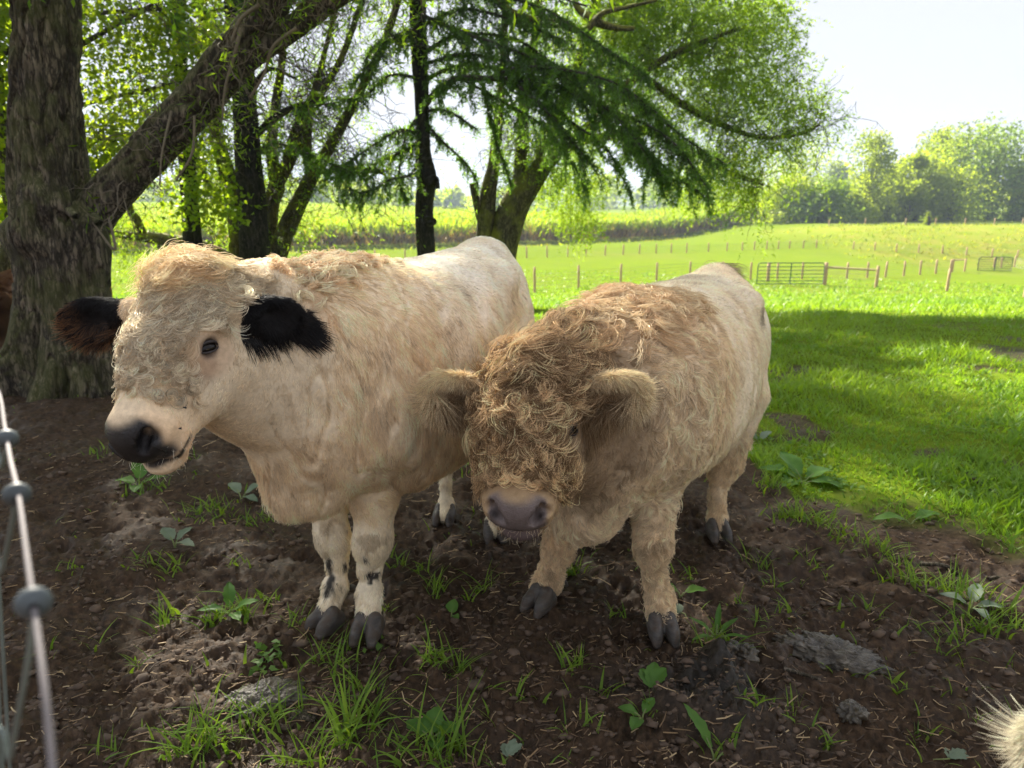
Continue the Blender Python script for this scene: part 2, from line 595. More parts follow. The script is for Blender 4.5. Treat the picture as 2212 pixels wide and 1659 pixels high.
tree_at(1838, 490, 412, 100, 91, "yellow", "low bright bush in front of the tall lone tree's trunk", GB, "field_bush", trunk=.05, lobes=8, leaf=.45, n=2200)
tree_at(1915, 484, 398, 95, 95, "green", "rounded bush filling the gap right of the lone tree", GB, "field_bush", trunk=.05, lobes=9, leaf=.45, n=2400)
tree_at(1958, 480, 392, 80, 93, "yellow", "golden bush below the left edge of the big clump", GB, "field_bush", trunk=.05, lobes=8, leaf=.45, n=2200)
tree_at(2050, 480, 372, 110, 95, "green", "bushy green growth under the middle of the big clump", GB, "field_bush", trunk=.05, lobes=9, leaf=.45, n=2600)
tree_at(2178, 480, 360, 90, 97, "green", "green bush at the right end of the big clump", GB, "field_bush", trunk=.05, lobes=9, leaf=.45, n=2400)
tree_at(2006, 484, 456, 28, 77, "green", "small young sapling on top of the grassy bank", None, "sapling", trunk=.15, lobes=5, leaf=.22, n=700)
GH = "hazy trees behind the bank"
for u, vt, w, Y, lb in ((1735, 318, 95, 215, "hazy round tree showing above the yellow green bush"),
                        (1665, 372, 100, 235, "low hazy tree behind tips of the drooping willow"),
                        (1800, 352, 60, 205, "small hazy tree left of the tall lone tree"),
                        (1935, 338, 48, 190, "thin hazy tree between lone tree and big clump"),
                        (1575, 378, 110, 240, "hazy tree seen beneath the dark spruce bough")):
    tree_at(u, 470, vt, w, Y, "green", lb, GH, "hazy_tree", trunk=.1, lobes=9, leaf=1.0, n=1700)

# ------------------------------------------------------------------ corn
def corn_front(x):
    """y of the near edge of the corn"""
    return np.interp(x, [-90, -45, -20, 2, 36, 60], [50, 58, 67, 77, 101, 116])

def corn_back(x):
    return np.interp(x, [-150, -60, 0, 40, 60], [230, 205, 150, 120, 118])

def corn():
    n = 23000
    x = rng.uniform(-120, 40, n * 3)
    t = rng.random(n * 3) ** 1.9
    y = corn_front(x) + t * (corn_back(x) - corn_front(x))
    x, y = x[:n], y[:n]
    row = np.round((y - corn_front(x)) / .76) * .76
    y = corn_front(x) + row + rng.normal(size=n) * .06
    z = rough_z(x, y)
    h = rng.uniform(1.9, 2.45, n)
    V, F, A, k = [], [], [], 0
    base = np.column_stack([x, y, z])
    # stalk with tassel, then six arching leaves per plant
    up = np.tile([0, 0, 1.0], (n, 1))
    v, f = leaf_quads(base, up + rng.normal(size=(n, 3)) * .03, h + .25, .10)
    V.append(v); F.append(f); A.append(np.repeat(np.full(n, .85), 4)); k += len(v)
    for q in range(6):
        an = rng.random(n) * 6.28
        zz = h * (.12 + .15 * q)
        d = np.column_stack([np.cos(an), np.sin(an), .9 + .3 * rng.random(n)])
        v, f = leaf_quads(base + np.column_stack([0 * x, 0 * x, zz]), d, .95, .16)
        V.append(v); F.append(f + k)
        dry = 1 - sstep(.25, .55, zz / h + .08 * rng.normal(size=n))
        A.append(np.repeat(np.clip(dry * .75 * rng.random(n) ** .3 + .12 * rng.random(n), 0, 1), 4)); k += len(v)
    M = Mat("corn_leaf")
    v = M.attr("var").outputs["Fac"]
    c = M.ramp(v, [(0, (.19, .30, .016)), (.15, (.27, .33, .022)), (.33, (.16, .14, .04)), (.6, (.17, .095, .065)), (.85, (.36, .26, .10))])
    M.color(c)
    tr = M.n("BsdfTranslucent")
    M.l(M.mix(1.0, c, (1.5, 1.5, .6), 'MULTIPLY'), tr.inputs[0])
    M.p.inputs["Specular IOR Level"].default_value = .1
    mx = M.n("MixShader", i_0=.5)
    M.l(M.p.outputs[0], mx.inputs[1]); M.l(tr.outputs[0], mx.inputs[2]); M.l(mx.outputs[0], M.out.inputs["Surface"])
    o = mesh_obj("corn_field", np.concatenate(V), np.concatenate(F), M.m, None, {"var": np.concatenate(A)}, kind="stuff")
    tag(o, "standing corn crop with yellow green tops and browned lower stalks", "corn")
corn()

# the strip of tall weeds that flowers on the bank and along the foot of the corn
def rank_weeds():
    n = 7500
    x = np.concatenate([rng.uniform(24, 70, n), rng.uniform(-45, 36, 3500)])
    y = np.concatenate([rng.uniform(58, 78, n), np.zeros(3500)])
    y[n:] = corn_front(x[n:]) - rng.random(3500) * 5
    thick = .5 + .5 * fbm(np.column_stack([x[:n] * .13, y[:n] * .3, 0 * x[:n]]), 3, 3)
    keep = np.concatenate([(thick > rng.random(n) * .9) & (x[:n] > 27 + 4 * rng.random(n)), np.ones(3500, bool)])
    x, y = x[keep], y[keep]
    m = len(x)
    P = np.column_stack([x, y, rough_z(x, y) - .03])
    D = rng.normal(size=(m, 3)) * .45 + [0, 0, 1.0]
    v, f = leaf_quads(P, D, np.exp(rng.normal(math.log(.22), .4, m)), rng.uniform(.06, .16, m))
    a = np.clip(.45 + .6 * fbm(P * [.12, .3, .3], 3, 2) + .18 * rng.normal(size=m), 0, 1)
    M = leaf_mat("rank_weed", (.13, .20, .02), (.27, .28, .045), .5)
    o = mesh_obj("rough_weeds", v, f, M, None, {"var": np.repeat(a, 4)}, kind="stuff")
    tag(o, "rough tall weeds on the grassy bank and at the foot of the corn", "weeds")
rank_weeds()
# ------------------------------------------------------------------ fences and gates in the pasture
MAT_POST = plain("weathered_post", (0.44, 0.29, 0.17), 0.85, var=.3, scale=9)
MAT_WIRE = plain("fence_wire", (0.28, 0.28, 0.27), 0.5, .6)
MAT_GATE = plain("green_gate_paint", (0.030, 0.085, 0.060), 0.45, .2)
MAT_GATE_GREY = plain("grey_gate_steel", (0.05, 0.055, 0.05), 0.5, .5)

def post_mesh(parent, b, h, r=.06, lean=0.0, mat=None):
    b = np.asarray(b, float)
    v, f = tube([b + [0, 0, -.3], b + [lean * .5, 0, h * .5], b + [lean, 0, h]], [r, r * .98, r * .95], 4, 8,
                bump=lambda p, s, th, rr: .006 * noise3(p * 9, 2))
    top = len(v) - 8
    vv = np.vstack([v, b + [lean, 0, h + .012]])
    cap = np.array([[top + k, top + (k + 1) % 8, len(v)] for k in range(8)])
    o = mesh_obj("post", vv, [f, cap], mat or MAT_POST, parent, None, True)
    return o

def wire_run(parent, pts, hs, spacing):
    """woven wire between the posts: long strands and the short stays between them"""
    mb = MB()
    for p, q in zip(pts[:-1], pts[1:]):
        p, q = np.asarray(p), np.asarray(q)
        for h in hs:
            v, f = tube([p + [0, -.06, h], q + [0, -.06, h]], [.006, .006], None, 3)
            mb.add(v, f)
        L = np.linalg.norm(q - p)
        m = max(1, int(L / spacing))
        for k in range(m):
            c = p + (q - p) * (k + .5) / m
            v, f = tube([c + [0, -.06, hs[0]], c + [0, -.06, hs[-1]]], [.004, .004], None, 3)
            mb.add(v, f)
    return mb.build("wire_mesh", MAT_WIRE, parent)

def fence(name, uv, label, wires=True, group=None, hs=(.15, .4, .65, .9, 1.12), Yfix=None, links=None):
    pts, tops = [], []
    for u, vt, vb in uv:
        g = G(u, vb)
        if Yfix:
            g = W(u, vb, Yfix); g[2] = float(rough_z(g[0], Yfix))
        h = W(u, vt, g[1])[2] - g[2]
        pts.append(g); tops.append(h)
    t = thing(name, pts[0], label, "fence", group)
    for p, h in zip(pts, tops):
        post_mesh(t, p, max(.7, h), .062, rng.normal() * .02)
    if wires:
        wire_run(t, pts, [q * min(tops) / 1.25 for q in hs], 1.2)
    return pts, tops, t

fence("pasture_fence", [(1155, 577, 632), (1250, 573, 623), (1340, 570, 614), (1418, 567, 607), (1490, 565, 601), (1560, 565, 603), (1621, 567, 605)],
      "wooden post and wire fence behind the cows left of the green gate")
fence("pasture_fence", [(1678, 567, 605), (1732, 566, 604), (1829, 567, 602), (1873, 566, 601), (1912, 565, 599.5), (1952, 564, 596.7), (1987, 562.6, 594), (2021, 561, 592), (2052, 560.6, 588)],
      "wooden post and wire fence running on behind the green gate")
fence("pasture_fence", [(560, 541, 574), (604, 540, 573), (677, 540, 568), (747, 540, 566), (811, 540, 564), (875, 540, 562), (948, 538, 561), (1020, 536, 560), (1085, 534, 559), (1138, 532, 558), (1182, 531, 556), (1226, 530.5, 555), (1266, 530, 553.5), (1307, 529, 552), (1346, 528, 550.5), (1381, 527, 549), (1417, 526, 547.5), (1450, 525.5, 546.5), (1483, 525, 546),
      (1530, 524, 544), (1570, 523.5, 542.5), (1603, 523, 541), (1629, 521, 540), (1656, 520, 539), (1681, 520, 538), (1705, 520, 537), (1735, 520, 536.5), (1763, 519, 536)],
      "long far fence of short posts along foot of the corn field")
fence("pasture_fence", [(1843, 522, 539.5), (1889, 524, 541), (1936, 526, 545), (1984, 527, 546.5), (2035, 536, 549), (2087, 537, 552), (2142, 540, 555), (2197, 543, 558)],
      "fence of short posts under the rough weedy bank on the right")
fence("bank_fence", [(1790, 480, 491), (1868, 479, 490), (1955, 478, 490), (2020, 476, 489), (2084, 475, 489), (2147, 475, 489), (2208, 474, 489)],
      "pale post and wire fence along the top of the grassy bank", Yfix=78)

def lone_post(u, vt, vb, label, r=.07, group=None):
    g = G(u, vb)
    o = post_mesh(None, g * 0, W(u, vt, g[1])[2] - g[2], r, .02)
    o.name = "fence_post"
    o.location = tuple(g)
    return tag(o, label, "post", group)

lone_post(2045, 581, 629, "lone wooden post standing in front of the fence on the right")
lone_post(2213, 598, 643, "wooden post cut by the right edge of the picture")

def gate(name, A, B, h, mat, label, bars=6, uprights=(.0, .5, 1.0), rad=.025, lift=.08):
    """tubular field gate between the ground points A and B"""
    A, B = np.asarray(A, float), np.asarray(B, float)
    t = thing(name, A, label, "gate")
    z = np.array([0, 0, 1.0])
    lo, hi = lift, lift + h
    c = .12
    d = unit(B - A)
    pts = [A + z * lo, A + z * (hi - c), A + d * c * .35 + z * (hi - c * .3), A + d * c + z * hi, B - d * c + z * hi, B - d * c * .35 + z * (hi - c * .3), B + z * (hi - c), B + z * lo, A + z * lo]
    v, f = tube(pts, [rad] * 9, None, 7)
    mesh_obj("frame", v, f, mat, t, None, True)
    for k in range(1, bars):
        q = lo + (hi - lo) * (k / bars) ** 1.08
        if k < bars:
            v, f = tube([A + z * q, B + z * q], [rad * .8] * 2, None, 6)
            mesh_obj("bar", v, f, mat, t, None, True)
    for u in uprights[1:-1]:
        p = A + (B - A) * u
        v, f = tube([p + z * lo, p + z * hi], [rad * 1.15] * 2, None, 6)
        mesh_obj("brace", v, f, mat, t, None, True)
    return t

gA, gB = G(1634, 617), G(1777, 617)
gB = np.array([W(1777, 617, gA[1])[0], gA[1], gA[2]])
gh = W(1634, 568, gA[1])[2] - gA[2]
gate("field_gate", gA, gB, gh - .08, MAT_GATE, "green tubular metal field gate standing closed in the pasture")
# posts that carry it and the rail fence beside it
t = thing("gate_post_pair", G(1781, 616), "stout gate posts and wooden rail to the right of the green gate", "fence")
p1, p2 = G(1781, 616), G(1892, 622)
post_mesh(t, p1, W(1781, 567, p1[1])[2] - p1[2], .10)
post_mesh(t, p2, W(1892, 575, p2[1])[2] - p2[2], .08)
ra, rb = W(1783, 577, p1[1]), W(1892, 583, p2[1])
v, f = tube([ra, rb], [.055, .05], 5, 7)
mesh_obj("rail", v, f, plain("pale_rail", (.42, .32, .19), .8), t, None, True)
wire_run(t, [p1, p2], [.15, .4, .65, .85], .4)
lone = G(1658, 609)
o = post_mesh(None, lone * 0, W(1658, 567, lone[1])[2] - lone[2], .10)
o.name = "gate_post"; o.location = tuple(lone)
tag(o, "dark weathered post behind left end of the green gate", "post")
g2 = G(2111, 586)
g2b = W(2184, 587, g2[1] - .5); g2b[2] = float(rough_z(g2b[0], g2b[1])) 
g2b[2] = g2[2]
gate("field_gate", g2, g2b, W(2111, 556, g2[1])[2] - g2[2] - .05, MAT_GATE_GREY, "farther grey metal gate near the right edge of pasture", bars=6, rad=.034)
t = thing("rail_fence", G(2052, 588), "short wooden rail between two posts left of the far grey gate", "fence")
q1, q2 = G(2056, 588), G(2083, 587)
post_mesh(t, q1, W(2056, 560, q1[1])[2] - q1[2], .07); post_mesh(t, q2, W(2083, 559, q2[1])[2] - q2[2], .07)
v, f = tube([W(2056, 562, q1[1]), W(2083, 561, q2[1])], [.05, .05], 3, 6)
mesh_obj("rail", v, f, MAT_POST, t, None, True)
fence("pasture_fence", [(2146, 556, 580), (2162, 555, 581), (2190, 552, 580), (2216, 554, 584)], "few wooden posts behind the far grey gate")
# ------------------------------------------------------------------ the near trees
def bark_mat(name, c0, c1, moss, scale=1.0, moss_amt=.5):
    M = Mat(name)
    tc = M.n("TexCoord").outputs["Object"]
    g = M.noise(16 * scale, 6, .65, tc, (1, 1, .28))
    col = M.ramp(g, [(.30, tuple(x * .45 for x in c0)), (.48, c0), (.72, c1)])
    ck = M.noise(26 * scale, 4, .6, tc, (1, 1, .24))
    ck = M.math('ABSOLUTE', M.math('SUBTRACT', ck, .5))
    col = M.mix(M.ramp(ck, [(.0, (.95,) * 3), (.05, (.5,) * 3), (.09, (0, 0, 0))]), col, tuple(x * .14 for x in c0))
    ck2 = M.noise(11 * scale, 3, .6, tc, (1, 1, .20))
    ck2 = M.math('ABSOLUTE', M.math('SUBTRACT', ck2, .5))
    col = M.mix(M.ramp(ck2, [(.0, (.9,) * 3), (.05, (0, 0, 0))]), col, tuple(x * .16 for x in c0))
    m = M.noise(2.6, 5, .65, tc)
    geo = M.n("NewGeometry")
    sep = M.n("SeparateXYZ")
    M.l(geo.outputs["Normal"], sep.inputs[0])
    up = M.math('MULTIPLY_ADD', sep.outputs[2], .28)
    up.node.inputs[2].default_value = 0.0
    mm = M.math('ADD', m, up)
    fac = M.ramp(mm, [(.46, (0, 0, 0)), (.66, (moss_amt,) * 3)])
    col = M.mix(fac, col, moss)
    lich = M.ramp(M.noise(22, 4, .7, tc), [(.66, (0, 0, 0)), (.74, (.45, .45, .45))])
    col = M.mix(lich, col, (.20, .21, .17))
    M.color(col)
    M.set(roughness=.92)
    M.p.inputs["Specular IOR Level"].default_value = .2
    M.bump(M.noise(55 * scale, 5, .7, tc, (1, 1, .35)), .6, .012)
    return M.m

BARK_OLD = bark_mat("old_willow_bark", (.115, .094, .067), (.27, .225, .165), (.085, .095, .022), 1.0, .42)
BARK_WIL = bark_mat("mossy_willow_bark", (.11, .095, .05), (.21, .18, .10), (.15, .155, .02), 1.2, .85)
BARK_SPR = bark_mat("spruce_bark", (.032, .026, .022), (.085, .07, .06), (.05, .055, .02), 1.3, .25)
TWIG = plain("dark_twig", (.045, .036, .026), .9)
LEAF_WIL = leaf_mat("willow_leaf", (.070, .150, .014), (.180, .270, .024), .60, 1.8)
LEAF_BROAD = leaf_mat("broad_leaf", (.085, .150, .012), (.200, .260, .018), .60, 2.0)
LEAF_SPR = leaf_mat("spruce_needle", (.042, .100, .020), (.15, .28, .05), .42, 1.5, .55)

def furrow(depth, k, stretch):
    """deep upright bark furrows as real relief"""
    def b(p, s, th, r):
        q = np.column_stack([np.cos(th) * r * k, np.sin(th) * r * k, s * k * stretch])
        w = .45 * fbm(q * .7, 2, 70)[:, None]
        n1 = np.abs(fbm(q + w, 3, 71))
        n2 = noise3(q * .33, 72)
        n3 = np.abs(noise3(q * [2.2, 2.2, 3.4] + w, 73))
        return depth * (np.clip(n1 * 3.2, 0, 1) - .6) + depth * 1.5 * n2 + depth * .30 * np.clip(n3 * 3, 0, 1)
    return b

def limb(mb, pts, n=24, seg=10, bump=None, a=0.0):
    """pts: (u, v, radius in pixels, distance); returns the centre line in metres"""
    C = [W(u, v, Y) for u, v, r, Y in pts]
    R = [px(r, Y, c[2]) for (u, v, r, Y), c in zip(pts, C)]
    v, f = tube(C, R, n, seg, bump)
    mb.add(v, f, a)
    return catmull(C, n), np.interp(np.linspace(0, 1, n), np.linspace(0, 1, len(R)), R)

def wander(p, d, L, n=7, wig=.25, droop=0.0, curl=.0):
    """a crooked twig"""
    out = [np.array(p, float)]
    d = unit(np.array(d, float))
    for k in range(n):
        d = unit(d + rng.normal(size=3) * wig + np.array([0, 0, -droop]))
        out.append(out[-1] + d * L / n)
    return np.array(out)

def twigs(mb, lines, count, L=(.6, 1.6), r=.009, sub=3, up=.2, droop=.04, wig=.35):
    """crooked twigs growing from the limbs in lines [(centre line, radii)], with side twigs; returns their points"""
    tips = []
    w = np.array([len(l[0]) for l in lines], float)
    w /= w.sum()
    for k in range(count):
        C, R = lines[rng.choice(len(lines), p=w)]
        i = rng.integers(int(len(C) * .25), len(C))
        d = rng.normal(size=3) + [0, 0, up]
        t = wander(C[i], d, rng.uniform(*L), 8, wig, droop)
        v, f = tube(t, np.linspace(r, r * .35, len(t)), None, 3)
        mb.add(v, f)
        tips.append(t)
        for q in range(sub):
            j = rng.integers(2, len(t))
            s = wander(t[j], rng.normal(size=3) + (t[j] - t[j - 1]) * 4, rng.uniform(.3, .7) * L[0] * 1.3, 6, wig, droop)
            v, f = tube(s, np.linspace(r * .6, r * .3, len(s)), None, 3)
            mb.add(v, f)
            tips.append(s)
    return tips

def in_blobs(blobs, n):
    """random points in crown lobes (u, v, distance, half width px, half height px, half depth m)"""
    vol = np.array([b[3] * b[4] * max(b[5], .5) for b in blobs], float) ** .8
    pick = rng.choice(len(blobs), n, p=vol / vol.sum())
    B = np.array(blobs, float)[pick]
    C = np.array([W(u, v, Y) for u, v, Y, *_ in blobs])[pick]
    zz = C[:, 2]
    s = (B[:, 2] * CP + (EYE - zz) * SP) / FPX
    q = ball_pts(n) * np.column_stack([B[:, 3] * s, B[:, 5], B[:, 4] * s])
    return C + q

def hanging_shoots(P, per, L, leafL, leafW, droop=1.0, spread=.5, curl=.0):
    """leafy shoots hanging from the points P"""
    n = len(P)
    d = rng.normal(size=(n, 3)) * spread + [0, 0, -droop]
    d = unit(d)
    side = unit(rng.normal(size=(n, 3)))
    LL = L * (.5 + rng.random(n))
    t = np.linspace(.05, 1, per)
    base = P[:, None] + d[:, None] * (LL[:, None] * t)[..., None] + side[:, None] * (LL[:, None] * .22 * (t - .5) ** 2 * 4 * rng.normal(size=(n, 1)))[..., None]
    base[..., 2] -= .12 * (LL[:, None] * t ** 2)
    base = base.reshape(-1, 3)
    dd = np.repeat(d, per, 0) * .55 + rng.normal(size=(n * per, 3)) * .75
    m = len(base)
    v, f = leaf_quads(base, dd, leafL * (.6 + .7 * rng.random(m)), leafW * (.6 + .7 * rng.random(m)))
    tone = np.repeat(rng.random(n), per) * .55 + .45 * rng.random(m)
    return v, f, np.repeat(tone, 4)

class Leaves:
    def __init__(s):
        s.v, s.f, s.a, s.n = [], [], [], 0
    def add(s, v, f, a):
        s.v.append(v); s.f.append(f + s.n); s.a.append(a); s.n += len(v)
    def build(s, name, mat, parent):
        return mesh_obj(name, np.concatenate(s.v), np.concatenate(s.f), mat, parent, {"var": np.concatenate(s.a)}, kind="stuff")

# --- the big old willow on the left
YL = 5.9
b0 = W(130, 832, YL)
tL = thing("willow_tree", (b0[0], YL, gz(b0[0], YL)), "massive old willow with deeply furrowed bark and one long leaning limb at left", "tree")
mb = MB()
LL = []
deep = furrow(.030, 9.0, .20)
bark = furrow(.042, 9.0, .20)
def foot(p, s, th, r):
    h = p[:, 2] + .1
    lob = .5 + .5 * np.cos(5 * th + 1.1 + 1.2 * noise3(np.column_stack([h * 1.6, 0 * h, 0 * h]), 80))
    flare = .26 * np.exp(-np.clip(h, 0, 9) / .38) * (.25 + lob ** 1.5)
    fused = .055 * sstep(2.6, 1.2, h) * np.cos(3 * th + .9 + .35 * h)
    burr = .10 * np.exp(-((p[:, 2] - 1.30) / .30) ** 2) * np.clip(noise3(p * 3.2, 81), 0, 1) * 1.5
    return bark(p, s, th, r) + flare + fused + burr
LL.append(limb(mb, [(126, 930, 74, YL), (130, 850, 70, YL), (136, 740, 68, YL), (138, 640, 66, YL), (132, 540, 66, YL), (118, 450, 64, YL), (106, 370, 61, YL), (100, 250, 56, YL), (98, 120, 53, YL), (97, 0, 52, YL), (95, -200, 50, YL), (90, -520, 42, YL)], 400, 190, foot))
LL.append(limb(mb, [(166, 560, 46, YL - .05), (188, 490, 42, YL - .05), (232, 426, 40, YL), (330, 322, 34, YL), (420, 226, 32, YL), (484, 146, 34, YL), (538, 78, 28, YL), (610, -30, 26, YL), (720, -220, 26, YL), (850, -500, 16, YL)], 150, 96, furrow(.030, 9.0, .22)))
LL.append(limb(mb, [(505, 165, 22, YL), (545, 122, 25, YL), (640, 54, 24, YL), (740, -22, 22, YL), (900, -130, 28, YL), (1100, -260, 18, YL - .5)], 80, 48, furrow(.014, 9.0, .25)))
# root buttresses and burrs at the foot, the broken stub at the left
LL2 = []
limb(mb, [(168, 440, 30, YL - .10), (184, 520, 44, YL - .16), (190, 620, 38, YL - .18), (196, 760, 38, YL - .20), (208, 900, 42, YL - .23)], 120, 80, furrow(.040, 9.0, .22))
limb(mb, [(40, 528, 12, YL), (14, 524, 9, YL - .1)], 6, 10)
limb(mb, [(150, 456, 10, YL - .40), (164, 468, 8, YL - .5)], 6, 8)
limb(mb, [(204, 470, 11, YL - .33), (215, 482, 9, YL - .42)], 6, 8)
mb.build("trunk", BARK_OLD, tL, True)
mb = MB()
for pts in ([(520, 60, 5, YL - .28), (506, 120, 4, YL - .3), (486, 190, 3, YL - .28), (480, 260, 2, YL - .25)],
            [(560, 10, 5, YL - .22), (520, 40, 4, YL - .28), (500, 90, 4, YL - .3)],
            [(640, 60, 4, YL - .2), (590, 100, 4, YL - .25), (570, 160, 3, YL - .2), (540, 210, 3, YL - .2)],
            [(420, 250, 3, YL - .28), (415, 330, 3, YL - .3), (380, 390, 2, YL - .3)],
            [(235, 470, 3, YL - .35), (248, 540, 3, YL - .38), (200, 480, 2, YL - .4)],
            [(370, 240, 3, YL - .2), (350, 330, 2, YL - .35), (345, 400, 2, YL - .35)]):
    limb(mb, pts, 14, 5)
tp = twigs(mb, [LL[1], LL[2]], 170, (.3, .9), .006, 2, .1, .08, .5)
mb.build("twigs", plain("pale_twig", (.16, .13, .09), .9), tL, True, "stuff")
L = Leaves()
sh = np.array([t[rng.integers(2, len(t))] for t in tp])
v, f, a = hanging_shoots(sh[rng.choice(len(sh), 300)], 7, .28, .075, .014, 1.0, .6); L.add(v, f, a)
P = in_blobs([(150, -420, 5.5, 500, 260, 2.5), (700, -500, 5.2, 420, 240, 2.2), (1150, -420, 4.8, 260, 160, 1.6)], 620)
v, f, a = hanging_shoots(P, 12, .7, .11, .03, .8, .7); L.add(v, f, a)
L.build("crown", LEAF_WIL, tL)

# --- the group behind it: a straight dark spruce, a second dark trunk, a many stemmed willow
YM = 12.5
bM = W(560, 640, YM)
tM = thing("spruce_tree", (bM[0], YM, float(rough_z(bM[0], YM))), "straight dark bare spruce trunk crossing in front of the many stemmed willow", "tree")
mb = MB()
SPL = [limb(mb, [(562, 720, 36, YM), (553, 600, 32, YM), (545, 440, 29, YM), (527, 210, 25, YM), (510, 20, 22, YM), (495, -250, 18, YM), (480, -620, 10, YM)], 90, 28, furrow(.014, 14, .3))]
for pts in ([(548, 300, 7, YM), (580, 262, 6, YM - .3), (620, 235, 5, YM - .6), (680, 215, 3, YM - .9)],
            [(530, 210, 6, YM), (580, 150, 5, YM - .2), (640, 170, 3, YM - .5)],
            [(520, 130, 6, YM), (440, 100, 5, YM + .3), (360, 120, 3, YM + .2)],
            [(524, 180, 5, YM), (450, 190, 4, YM - .2), (380, 205, 2, YM - .4)]):
    SPL.append(limb(mb, pts, 14, 6))
mb.build("trunk", BARK_SPR, tM, True)

def spruce_boughs(parent, boughs, crown_name="crown", dens=1.0, mat=None, twig_mat=None, leafW=.018, leafL=.075):
    """drooping boughs: hanging side sprays, each set with short needles; boughs are limb() specs plus spray length"""
    tw, L = MB(), Leaves()
    for pts, slen in boughs:
        pts = [(u + (rng.normal() * 7 if i else 0), v + (rng.normal() * 7 if i else 0), r * .8, Y) for i, (u, v, r, Y) in enumerate(pts)]
        C, R = limb(tw, pts, 26, 6)
        nb = int(110 * dens * np.linalg.norm(C[-1] - C[0]))
        t = .12 + .88 * rng.random(nb)
        P = np.column_stack([np.interp(t, np.linspace(0, 1, 26), C[:, c]) for c in range(3)])
        v, f = leaf_quads(P, rng.normal(size=(nb, 3)) + (C[-1] - C[0]) * .15, leafL * (1 + rng.random(nb)), leafW * 1.4)
        L.add(v, f, np.repeat(.2 + .5 * rng.random(nb), 4))
        seglen = np.linalg.norm(np.diff(C, axis=0), axis=1).sum()
        m = int(seglen * 15 * dens)
        T = unit(np.gradient(C, axis=0))
        for q in range(m):
            i = min(25, int(26 * (.08 + .92 * rng.random())))
            side = unit(np.cross(T[i], [0, 0, 1.0])) * (1 if rng.random() < .5 else -1)
            d = side * rng.uniform(.15, 1.3) + T[i] * rng.uniform(.1, 1.0) + [0, 0, -rng.uniform(-.1, 1.25)]
            ln = slen * rng.uniform(.25, 1.35) * (.55 + .45 * math.sin(math.pi * min(1, i / 25 * 1.05)))
            s = wander(C[i], d, ln, 6, .20, .16)
            v, f = tube(s, np.linspace(.007, .003, len(s)), None, 3)
            tw.add(v, f)
            nn = int(ln * 105 * dens)
            t = rng.random(nn) ** .85
            P = np.column_stack([np.interp(t, np.linspace(0, 1, len(s)), s[:, c]) for c in range(3)])
            P = P + rng.normal(size=(nn, 3)) * .022 * (1.15 - t[:, None])
            D = unit(s[-1] - s[0]) * .7 + rng.normal(size=(nn, 3)) * .7
            v, f = leaf_quads(P, D, leafL * (.6 + .6 * rng.random(nn)), leafW * (.7 + .6 * rng.random(nn)))
            tone = .15 + .5 * rng.random() + .5 * (t - .35)
            L.add(v, f, np.repeat(np.clip(tone, 0, 1), 4))
    tw.build("boughs", twig_mat or TWIG, parent, True)
    L.build(crown_name, mat or LEAF_SPR, parent)

bl = []
for k in range(26):
    v0 = 60 - k * 24 + rng.uniform(-10, 10)
    an = rng.random() * 6.28
    ln = rng.uniform(90, 210)
    bl.append(([(515, v0, 6, YM), (515 + ln * .5 * math.cos(an), v0 - 12, 4, YM + 1.0 * math.sin(an)), (515 + ln * math.cos(an), v0 + 45, 2, YM + 2.2 * math.sin(an))], .55))
spruce_boughs(tM, bl + [([(548, 300, 5, YM), (620, 235, 4, YM - .6), (720, 225, 2, YM - 1.0)], .35)], dens=.55, leafW=.026, leafL=.09)

Y2 = 11.5
b2 = W(418, 640, Y2)
t2 = thing("spruce_tree", (b2[0], Y2, float(rough_z(b2[0], Y2))), "thinner dark trunk seen between the leaning willow limb and the white cow's head", "tree")
mb = MB()
limb(mb, [(424, 720, 22, Y2), (418, 560, 19, Y2), (408, 400, 17, Y2), (398, 260, 15, Y2), (385, 60, 13, Y2), (375, -250, 9, Y2)], 60, 24, furrow(.012, 14, .3))
mb.build("trunk", BARK_SPR, t2, True)
bl = []
for k in range(16):
    v0 = 210 - k * 30
    an = rng.random() * 6.28
    bl.append(([(390, v0, 5, Y2), (390 + 70 * math.cos(an), v0 - 8, 3, Y2 + .8 * math.sin(an)), (390 + 130 * math.cos(an), v0 + 40, 2, Y2 + 1.6 * math.sin(an))], .45))
spruce_boughs(t2, bl, dens=.4, leafW=.022, leafL=.09)

